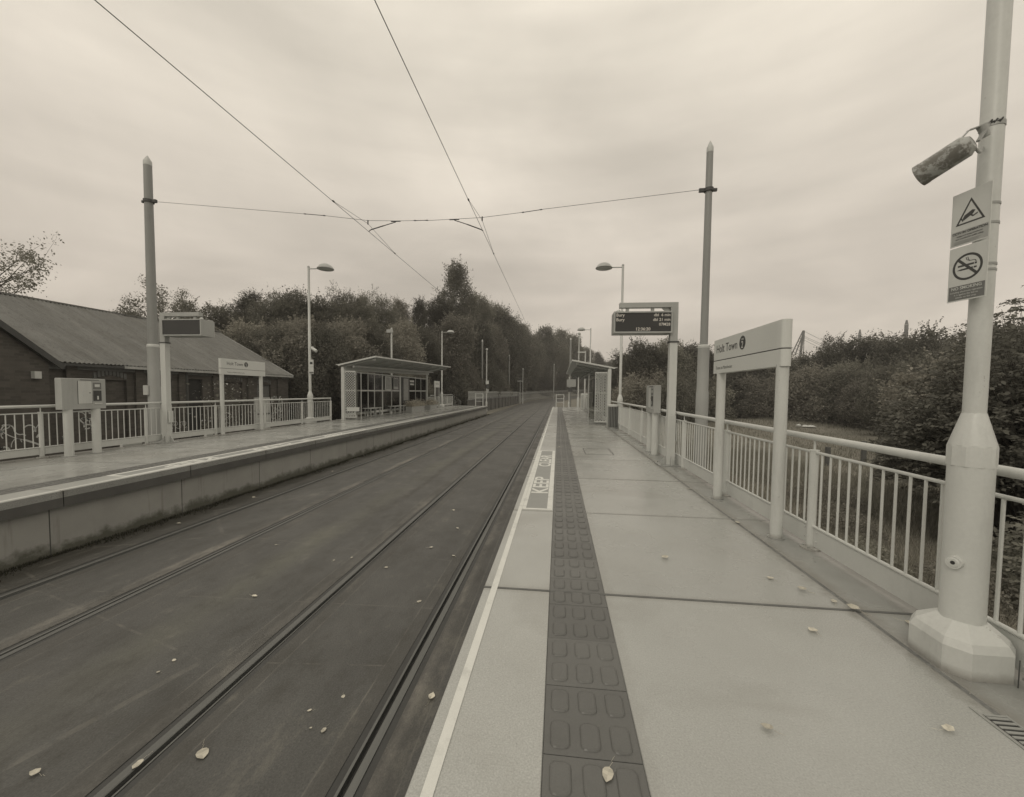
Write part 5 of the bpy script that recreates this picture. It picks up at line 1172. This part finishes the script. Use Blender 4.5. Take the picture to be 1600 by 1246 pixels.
for i, (x, y) in enumerate([(-10.5, 100), (-9.0, 112), (-7, 124), (-3.5, 138), (1, 152), (7, 166), (13, 178), (20, 192), (27, 200), (16, 188), (22, 118), (16, 108)]):
    tree(x if x > path(y)+6 else path(y)-13.5-0.8*(i % 3), y, tz(min(y, 220))-0.3, 6+1.0*(i % 3)+tz(min(y, 220)), 4.0, 'u', 'low distant bush '+['behind the palisade fence above the distant white pole', 'behind the palisade fence right of the distant white pole', 'behind the fence where the tracks begin to bend', 'left of the distant far mast', 'right of the distant far mast', 'closing the view at the end of the tracks', 'left of the right end mast foot', 'right of the right end mast foot', 'behind the white dome camera pole', 'in the gap left of the far right lamp post', 'nearer the bend on the right of the tracks', 'on the right of the tracks before the bend'][i], 'bushes around the bend', 'bush', 'bush')
RT = [(6.9,44,6.4,'t',3.2),(7.9,38,6.5,'b',2.6),(10.2,40,7.0,'b',3.0),(12.8,42,6.9,'b',3.2),(16.1,46,5.8,'b',3.4),(20.2,50,6.2,'b',3.6),(23.9,52,6.3,'u',3.6),(25.7,50,6.4,'b',3.4),(26.7,47,6.3,'u',3.2),(27.9,45,6.7,'b',3.4),(29.3,43,7.9,'b',3.8),(30.6,41,6.6,'u',3.0),(30.8,39,7.2,'b',3.6),(30.5,36,6.9,'b',3.6),(27.5,31,5.9,'b',3.2),(22.5,24.5,5.6,'u',2.8)]
RD = ['spiky dark tree behind the right lamp post', 'tree behind the departure board screen', 'bushy tree behind the departure board post', 'bushy tree left of the right mast', 'low tree just right of the right mast', 'tree behind the left part of the name board', 'tree behind the right part of the name board', 'rounded tree left under the stadium mast', 'dark tree right under the stadium mast', 'rounded tree right of the stadium cables', 'taller tree below the first slim pole', 'tree between the two slim poles', 'broad tree below the tall slim pole', 'tree left of the near lamp post', 'tree right behind the two signs of the lamp post', 'pale shrubby tree at the right picture edge side']
for (x, y, zt, k, r), d in zip(RT, RD):
    x, y, zt, r = x*1.28, y*1.28, (zt-1.48)*1.12+1.48, r*1.28
    tree(x, y, -1.5, zt, r, k, d, 'trees beyond the waste ground')
RF_ = RF = [(x*1.3, y*1.3, (z-1.48)*1.3+1.48) if y > 24 else (x, y, z) for x, y, z in [(17.4,40,2.6),(19.4,38,3.0),(21,36.5,3.3),(22.5,34.5,3.4),(22,31,2.7),(13.1,38,2.6),(8.6,33,2.8),(19.5,25.5,3.2),(6.8,36,2.9),(10.8,35.5,2.5),(15.2,41,2.8),(24.5,37,3.8),(26,34,4.0),(25,39.5,4.2),(22,42,4.4),(18,44,4),(28,38,4.5),(19.5,22,3.0),(21.5,20.5,2.6),(20.5,17.5,4.0),(22.5,14.6,3.2)]]
RL = ['far left behind the name sign board', 'in the meadow edge below the name sign centre', 'left of the white heap', 'right behind the white heap', 'on the meadow edge right of the white heap', 'left of the name sign far leg', 'behind the lit departure board post', 'at the right end of the meadow', 'between the right lamp post and the cabinet', 'behind the grey cabinet', 'behind the right mast foot', 'in the second row below the stadium mast', 'in the second row below the first slim pole', 'in the second row right of the stadium cables', 'in the back row under the stadium mast', 'in the back row behind the name sign near leg', 'in the second row below the tall slim pole', 'beyond the broken timber fence', 'right of the broken timber fence', 'tall, left of the near lamp post', 'tall, touching the lower arching bush'][:len(RF_)]
for i, (x, y, zt) in enumerate(RF): tree(x, y, -1.6, zt, 2.9+0.4*(i % 3), 'u', 'low shrub '+RL[i], 'shrubs along the waste ground', 'shrub', 'shrub')
# sparse trees behind the warehouse
def sparse(x, y, z0, zt, rad, n, label, seed):
    T = thing('tree', (x, y, z0), label, 'tree'); H = zt-z0; g2 = np.random.default_rng(seed); m = MB(); tips = []
    m.tube((0, 0, 0), (0, 0, H*0.45), 0.16, 0.11, n=8)
    for i in range(26):
        a = g2.random()*6.28; z = H*(0.3+0.35*g2.random()); p = Vector((0, 0, z)); q = p+Vector((cos(a)*rad*.5, sin(a)*rad*.5, H*(.10+.1*g2.random()))); r = q+Vector((cos(a)*rad*.5*g2.random()*1.4, sin(a)*rad*.5, H*(.05+.16*g2.random())))
        m.tube(p, q, 0.055, 0.03, n=5, caps=False); m.tube(q, r, 0.03, 0.01, n=5, caps=False)
        for k in range(5):
            s = q.lerp(r, g2.random()); t = s+Vector(g2.normal(size=3)*rad*0.17)+Vector((0, 0, 0.3)); m.tube(s, t, 0.012, 0.004, n=4, caps=False); tips.append(t); tips.append(s.lerp(t, .5)); tips.append(r)
    m.build('trunk', 'bark', T)
    tp = np.array([list(t) for t in tips]); idx = g2.integers(0, len(tp), n); P_ = tp[idx]+g2.normal(size=(n, 3))*0.24
    link('crown', leaf_cloud('crown', 'foliage', P_, g2.normal(size=(n, 3)), 0.065, 0.9), T)
sparse(-33.0, 19.0, -1.5, 10.2, 3.4, 6500, 'sparse tree at the left picture edge above the warehouse roof', 5)
sparse(-32.5, 30.6, -1.5, 10.4, 2.1, 9000, 'loose round tree behind the left mast above the roof', 6)
tree(-32, 27.0, -1.5, 7.0, 2.2, 'b', 'small tree top peeping over the warehouse ridge left of the mast', 'tree tops over the warehouse')
tree(-36, 22.5, -1.5, 6.8, 3.2, 'b', 'low tree top behind the warehouse ridge at the far left', 'tree tops over the warehouse')
# near bush at the right edge: larger leaves on arching stems
def near_bush(x, y, z0, label, seed, H, R_, n, lsz, m_='foliage'):
    T = thing('bush', (x, y, z0), label, 'bush'); g2 = np.random.default_rng(seed); m = MB(); P_ = []; Nn = []
    for i in range(n):
        a = g2.random()*6.28; u = g2.random()**0.45; r = R_*u; top = H*(1-0.55*u**2)*(0.45+0.6*g2.random())
        b = Vector((cos(a)*r*.25, sin(a)*r*.25, 0)); e = Vector((cos(a)*r, sin(a)*r, top)); mid = b.lerp(e, .5)+Vector((0, 0, H*.12))
        if i % 5 == 0:
            m.tube(b, mid, .018, .012, n=4, caps=False); m.tube(mid, e, .012, .004, n=4, caps=False)
        # leaf sprays (pinnate): leaflets either side of a twig
        dr = Vector((cos(a+g2.normal()*.6), sin(a+g2.normal()*.6), g2.normal()*.35-.05)).normalized(); sd2 = dr.cross(Vector((0, 0, 1))).normalized()
        st = e if g2.random() < .55 else mid.lerp(e, g2.random())
        for k in range(9):
            c_ = st+dr*(k*lsz*.75)-Vector((0, 0, (k*lsz)**2*.25)); s = 1 if k % 2 else -1
            P_.append(c_+sd2*(s*lsz*.8)); Nn.append(Vector((0, 0, 1))+dr*.3+sd2*s*.35)
    m.build('stems', 'bark', T)
    link('leaves', leaf_cloud('leaves', m_, np.array([list(p) for p in P_]), np.array([list(p) for p in Nn]), lsz, 0.28), T)
near_bush(9.4, 8.7, -1.5, 'big leafy bush behind the near lamp post at the right edge', 3, 4.9, 2.6, 6500, 0.042, 'foliage_near')
near_bush(6.9, 5.3, -1.5, 'dark leafy bush just beyond the railing right of the near lamp post', 4, 2.1, 1.3, 2600, 0.034, 'foliage_near')
near_bush(10.9, 11.4, -1.5, 'lower arching bush left of the big leafy bush', 9, 3.3, 1.9, 3600, 0.042, 'foliage_near')
# flowering shrub before the warehouse
T = thing('flowering_shrub', (-14.6, 16.4, -1.5), 'thin shrub with small white flowers before the warehouse wall', 'shrub')
link('stems', BUSHSK[0], T, scale=(0.9, 0.9, 3.0)); g2 = np.random.default_rng(3)
P_ = np.c_[g2.normal(size=260)*0.45, g2.normal(size=260)*0.6, 0.6+g2.random(260)*2.7]; link('leaves', leaf_cloud('leaves', 'foliage', P_, g2.normal(size=(260, 3)), 0.06, .9), T)
P_ = np.c_[g2.normal(size=60)*0.45, g2.normal(size=60)*0.65, 1.5+g2.random(60)*1.7]; link('flowers', leaf_cloud('flowers', 'cap_pale', P_, g2.normal(size=(60, 3)), 0.035, .9), T)
for (x, y, l, lb) in ((-9.95, 26.6, 2.6, 'long planter of pale leafy plants before the left shelter'), (-9.95, 30.6, 1.6, 'short planter of trailing plants at the far end of the left shelter')):
    T = thing('planter', (x, y, 0), lb, 'planter', 'planters'); MB().bbox(-.22, .22, 0, l, 0, .38, .01).build('trough', 'metal_grey', T)
    n = int(1500*l); P_ = np.c_[rng.normal(size=n)*.17, rng.random(n)*l, .38+np.abs(rng.normal(size=n))*.16]; link('plants', leaf_cloud('plants', 'fallen_leaf', P_[:n//3], rng.normal(size=(n//3, 3)), .035, .8), T); link('plants', leaf_cloud('plants', 'grass_blades', P_[n//3:], rng.normal(size=(n-n//3, 3)), .04, .8), T)
# grass: blades on the verge and the waste ground
def grass(name, n, fx, m_, hmin, hmax, wd=0.006):
    P_ = fx(n); n = len(P_); h = rng.uniform(hmin, hmax, n); a = rng.random(n)*2*pi; ln = rng.normal(size=(n, 2))*0.28
    V = np.empty((n, 3, 3)); dx = np.c_[np.cos(a), np.sin(a)]*(wd*(0.6+0.8*rng.random(n)))[:, None]
    V[:, 0, :2] = P_[:, :2]-dx; V[:, 1, :2] = P_[:, :2]+dx; V[:, 2, :2] = P_[:, :2]+ln*h[:, None]; V[:, 0, 2] = V[:, 1, 2] = P_[:, 2]-0.02; V[:, 2, 2] = P_[:, 2]+h
    me = bpy.data.meshes.new(name); me.vertices.add(3*n); me.vertices.foreach_set('co', V.reshape(-1).astype(np.float32)); me.loops.add(3*n); me.loops.foreach_set('vertex_index', np.arange(3*n, dtype=np.int32))
    me.polygons.add(n); me.polygons.foreach_set('loop_start', np.arange(0, 3*n, 3, dtype=np.int32))
    at = me.attributes.new('tone', 'FLOAT', 'FACE'); at.data.foreach_set('value', rng.random(n).astype(np.float32)); me.materials.append(MATS[m_]); me.update(calc_edges=True); me.validate()
    return tag(link(name, me), kind='stuff')
def area(x0, x1, y0, y1, p=1.0):
    def f(n):
        x = x0+(x1-x0)*rng.random(n)**p; y = y0+(y1-y0)*rng.random(n)**1.3; keep = np.sin(x*2.1+np.sin(y*1.3)*2)*np.sin(y*1.7+x)+rng.random(n)*1.6 > 0.1
        x, y = x[keep], y[keep]; return np.c_[x, y, [hgt(a, b) for a, b in zip(x, y)]]
    return f
grass('verge_grass', 120000, area(2.9, 7.5, 0.5, 16), 'grass_blades', 0.06, 0.30, 0.006)
grass('rough_grass', 40000, area(4.8, 10.5, 1, 22), 'grass_dark', 0.12, 0.42, 0.009)
grass('meadow_grass', 60000, area(4, 30, 8, 48, 1.0), 'grass_dark', 0.08, 0.28, 0.016)
grass('yard_grass', 12000, area(-16.5, -11.2, 5, 26), 'grass_dark', 0.2, 0.7, 0.012)
def mossf(n):
    y = rng.random(n)**1.2*38+3.2; x = -7.03+np.abs(rng.normal(size=n))*0.07*(0.3+np.sin(y*1.9)**2+0.8*np.sin(y*0.7)**2); return np.c_[x, y, np.full(n, -0.9)]
grass('wall_foot_weeds', 22000, mossf, 'moss', 0.01, 0.055, 0.008)
g2 = np.random.default_rng(21)
for i, (x, y, r, h, lb) in enumerate([(4.6, 6.6, .5, .55, 'low bramble patch behind the railing between the name sign legs'), (5.6, 8.8, .7, .7, 'low bramble patch behind the railing left of the far sign leg'), (4.1, 4.9, .4, .4, 'small weed clump behind the railing right of the near sign leg'), (5.4, 5.9, .6, .6, 'bramble clump on the verge below the broken timber fence'), (4.4, 3.6, .4, .45, 'weed clump behind the railing left of the near lamp post'), (7.0, 11.5, .9, .9, 'bramble mound on the slope toward the meadow'), (6.6, 14.5, .9, .8, 'bramble mound behind the railing near the right mast')]):
    T = thing('bramble', (x, y, hgt(x, y)), lb, 'bush', 'brambles on the verge'); n = int(2600*r/0.5); a_ = g2.random(n)*6.28; q_ = np.sqrt(g2.random(n)); P_ = np.c_[np.cos(a_)*q_*r, np.sin(a_)*q_*r*1.3, h*(1-q_**2*.7)*(0.25+0.75*g2.random(n))]
    link('leaves', leaf_cloud('leaves', ['foliage_near', 'foliage_pale'][i % 2], P_, np.tile([0, 0, 1.0], (n, 1)), 0.022, .55), T)
# heap of pale rubbish on the waste ground and old timber rails
T = thing('rubbish_heap', (22.6, 40.3, -1.45), 'small white heap lying on the waste ground below the right name sign', 'rubbish')
m = MB(); 
for k in range(3): m.lathe([(0.22+0.1*k, 0), (0.2, 0.12), (0.05, 0.2-0.05*k)], 5+k, c=(0.42*k-0.5+random.uniform(-.1, .1), random.uniform(-.2, .2)), a0=k)
m.build('scraps', 'cap_pale', T)
T = thing('timber_fence', (14.0, 19.6, -1.5), 'broken dark timber fence on the waste ground beyond the railing', 'fence')
for i, (x, y, h) in enumerate(((-0.6, 0, 0.95), (1.4, 1.3, 1.3), (3.0, 2.1, 1.1), (-2.8, -1.2, 0.8))): MB().box(x-.07, x+.07, y-.07, y+.07, 0, h).build('post', 'timber', T)
MB().bar((-0.6, -.08, 0.7), (1.4, 1.2, 0.78), 0.04, 0.12).build('rail', 'timber', T); MB().bar((1.4, 1.2, 0.85), (3.0, 2.0, 0.62), 0.04, 0.12).build('rail', 'timber', T)

# ------------------------------------------------------------------ added haze volume, lifts the dark tones of distant things
hz = bpy.data.materials.new('haze'); hz.use_nodes = True; ht = hz.node_tree
for n in list(ht.nodes): ht.nodes.remove(n)
pv = nd(ht, 'ShaderNodeVolumePrincipled'); pv.inputs['Color'].default_value = (0.95, 0.94, 0.92, 1); pv.inputs['Density'].default_value = 0.0009; pv.inputs['Anisotropy'].default_value = 0.0
ho = nd(ht, 'ShaderNodeOutputMaterial'); ht.links.new(pv.outputs[0], ho.inputs['Volume']); MATS['haze'] = hz
tag(MB().box(-1000, 1150, -300, 1100, -9, 56).build('haze', 'haze'), kind='stuff')

# ------------------------------------------------------------------ stadium masts far away
T = thing('stadium_mast', (164, 300, 0), 'distant leaning lattice stadium mast with cables above the trees', 'mast', 'stadium masts')
m = MB()
for dx in (-1.2, 1.2): m.bar((dx*0.3-0.0, 0, 44.5), (-6+dx, 0, 28), 0.55, 0.55)
m.bar((0, 0, 44.5), (-2.2, 0, 20), 1.1, 1.1); m.bar((0.6, 0, 44), (0.4, 0, 20), 0.35, 0.35)
for k in range(6): m.bar((-1.2-0.9*k, 0, 42-2.4*k), (0.2-0.25*k, 0, 40.5-2.5*k), 0.25, 0.25)
m.build('mast_frame', 'dark_metal', T)
for (z0, x1, z1) in ((44.3, 24, 31.5), (41, 23, 30.0), (40, 24, 28.5), (38.5, 20, 28)): MB().tube((0, 0, z0), (x1, 0, z1), 0.13, n=6).build('cable', 'metal_grey', T)
for (x, zt, r, lb) in ((199, 45, 0.7, 'distant slim stadium pole above the taller tree'), (227, 51, 0.85, 'distant tallest stadium pole left of the two signs'), (188, 37, 0.6, 'distant short stadium pole right of the cables')):
    T = thing('stadium_pole', (x, 300, 0), lb, 'mast', 'stadium masts'); MB().lathe([(r*1.6, 0), (r*1.2, zt-3), (r*0.5, zt)], 10).build('pole', 'dark_metal', T); MB().lathe([(r*1.4, zt-3.3), (r*1.4, zt-2.9)], 10).build('collar', 'metal_grey', T)

# ------------------------------------------------------------------ fallen leaves, one object each
def leaf_mesh(seed, L_=0.06):
    r = random.Random(seed); m = MB(); prof = [(0, 0), (.12, .26), (.3, .44), (.5, .46), (.7, .34), (.88, .16), (1, 0)]; prof = [(t, w*r.uniform(.72, 1.22)) for t, w in prof]
    cu_ = r.uniform(.15, .45); n = len(prof); vs = []
    for t, w in prof:
        zc2 = 0.004+cu_*L_*0.5*(t-.5)**2*2+0.001
        vs += [(t*L_, w*L_, zc2+cu_*w*L_*r.uniform(.35, .7)), (t*L_, 0, zc2), (t*L_, -w*L_, zc2+cu_*w*L_*r.uniform(.25, .6))]
    fs = []
    for i in range(n-1): fs += [(3*i, 3*i+1, 3*i+4, 3*i+3), (3*i+1, 3*i+2, 3*i+5, 3*i+4)]
    m.add(vs, fs); m.tube((0, 0, 0.005), (-L_*.45, L_*.08*r.uniform(-3, 3), 0.003), 0.0009, n=4); m.tube((-L_*.45, L_*.08, 0.003), (-L_*.85, L_*.25, 0.006), 0.0008, n=4)
    me = m.mesh('leaf', 'fallen_leaf'); at = me.attributes.new('tone', 'FLOAT', 'FACE'); at.data.foreach_set('value', [r.random() for _ in me.polygons]); return me
LM = [leaf_mesh(s) for s in range(5)]
def leaves(lst, z, group):
    for i, (x, y, s, lb) in enumerate(lst):
        o = link('fallen_leaf', LM[i % 5], None, (x, y, z+0.001), (random.uniform(-.15, .15), random.uniform(-.12, .12), random.uniform(0, 6.28)), (s*.95, s*random.uniform(.7, 1.0), s*random.uniform(.8, 1.6))); tag(o, lb, 'leaf', group)
leaves([(-2.29,2.35,1.5,'big pale fallen leaf with a long stem on the track near the bottom left'), (-1.78,2.76,.6,'small leaf between the rails of the right track, left of a pair'), (-1.59,2.62,.8,'leaf between the right track rails, right one of the near pair'), (-1.7,2.6,.4,'tiny leaf scrap between two leaves on the right track'),
        (-3.45,4.25,1.2,'curled leaf on the asphalt between the two tracks'), (-3.28,3.12,.8,'leaf left of the right track, upper of two near the bottom'), (-3.27,2.98,.6,'leaf left of the right track, lower of two near the bottom'), (-1.54,4.36,1.0,'leaf on the right track near its middle'),
        (-0.94,2.96,1.2,'leaf on the asphalt at the foot of the right platform edge'), (-1.44,5.67,1.0,'leaf beside the right-hand rail'), (-1.9,5.93,1.0,'leaf in the middle of the right track, farther of two'), (-2.24,5.2,.9,'leaf beside the left-hand rail of the right track'),
        (-1.67,6.83,1.0,'leaf far up the right track before the platform marking'), (-2.06,7.89,1.0,'farthest pale leaf on the right track'), (-4.22,5.73,.8,'small leaf on the asphalt beside the left track'), (-1.63,2.93,.6,'faint leaf scrap in the centre of the right track'),
        (-3.13,2.08,1.0,'leaf on the asphalt in the bottom left corner'), (-2.6,2.24,1.2,'dull leaf lying in the rail groove near the bottom'), (-3.07,5.29,.6,'small leaf left of the right track rail'), (-2.87,5.41,.6,'small leaf touching the left-hand rail of the right track'),
        (-6.55,8.2,1.2,'pale leaf in the dirt by the left platform wall'), (-6.6,6.4,1.3,'leaf by the left platform wall near the camera'), (-6.5,11.2,1.3,'leaf by the left platform wall farther away')], -0.9, 'fallen leaves on the tracks')
leaves([(0.22,1.58,1.1,'pale fallen leaf with a stem on the tactile tiles at the bottom'), (0.96,1.85,.9,'pale leaf on the paving near the bottom of the right platform'), (1.71,1.95,.9,'leaf on the paving below the base of the near lamp post'), (0.96,3.76,1.2,'curled leaf in the middle of the second paving slab'),
        (1.72,3.41,1.0,'leaf on the paving left of the gutter below the sign leg'), (1.61,2.67,1.0,'leaf on the paving left of the lamp post base'), (1.87,3.24,1.1,'leaf just left of the gutter above the slab joint'), (1.97,3.08,.8,'leaf in the gutter at the slab joint'),
        (2.06,2.98,1.3,'flat leaf across the gutter beside the lamp post'), (2.26,2.88,1.1,'leaf by the railing foot left of the lamp post base'), (2.03,4.89,1.0,'leaf in the gutter below the name sign'), (0.03,10.89,1.4,'pale leaf on the tactile strip past the painted box'), (2.01,6.53,1.2,'leaf in the gutter before the far sign leg')], 0.006, 'fallen leaves on the right platform')
def litterf(n):
    y = rng.random(n)**1.5*9+2.2; return np.c_[2.06+rng.normal(size=n)*0.018, y, np.full(n, -0.012)]
P_ = litterf(420); o = link('gutter_litter', leaf_cloud('gutter_litter', 'fallen_leaf', P_, np.tile([0, 0, 1.0], (420, 1)), 0.009, .5)); tag(o, kind='stuff')

for o in bpy.data.objects:
    if o.name.split('.')[0] in ('bolts', 'anchor_bolts', 'graffiti', 'balusters', 'lattice', 'diamond_pattern', 'cover_screws', 'scraps', 'smoke_symbol', 'strap_buckle', 'stems', 'gusset', 'arch') and o.parent: o['kind'] = 'stuff'
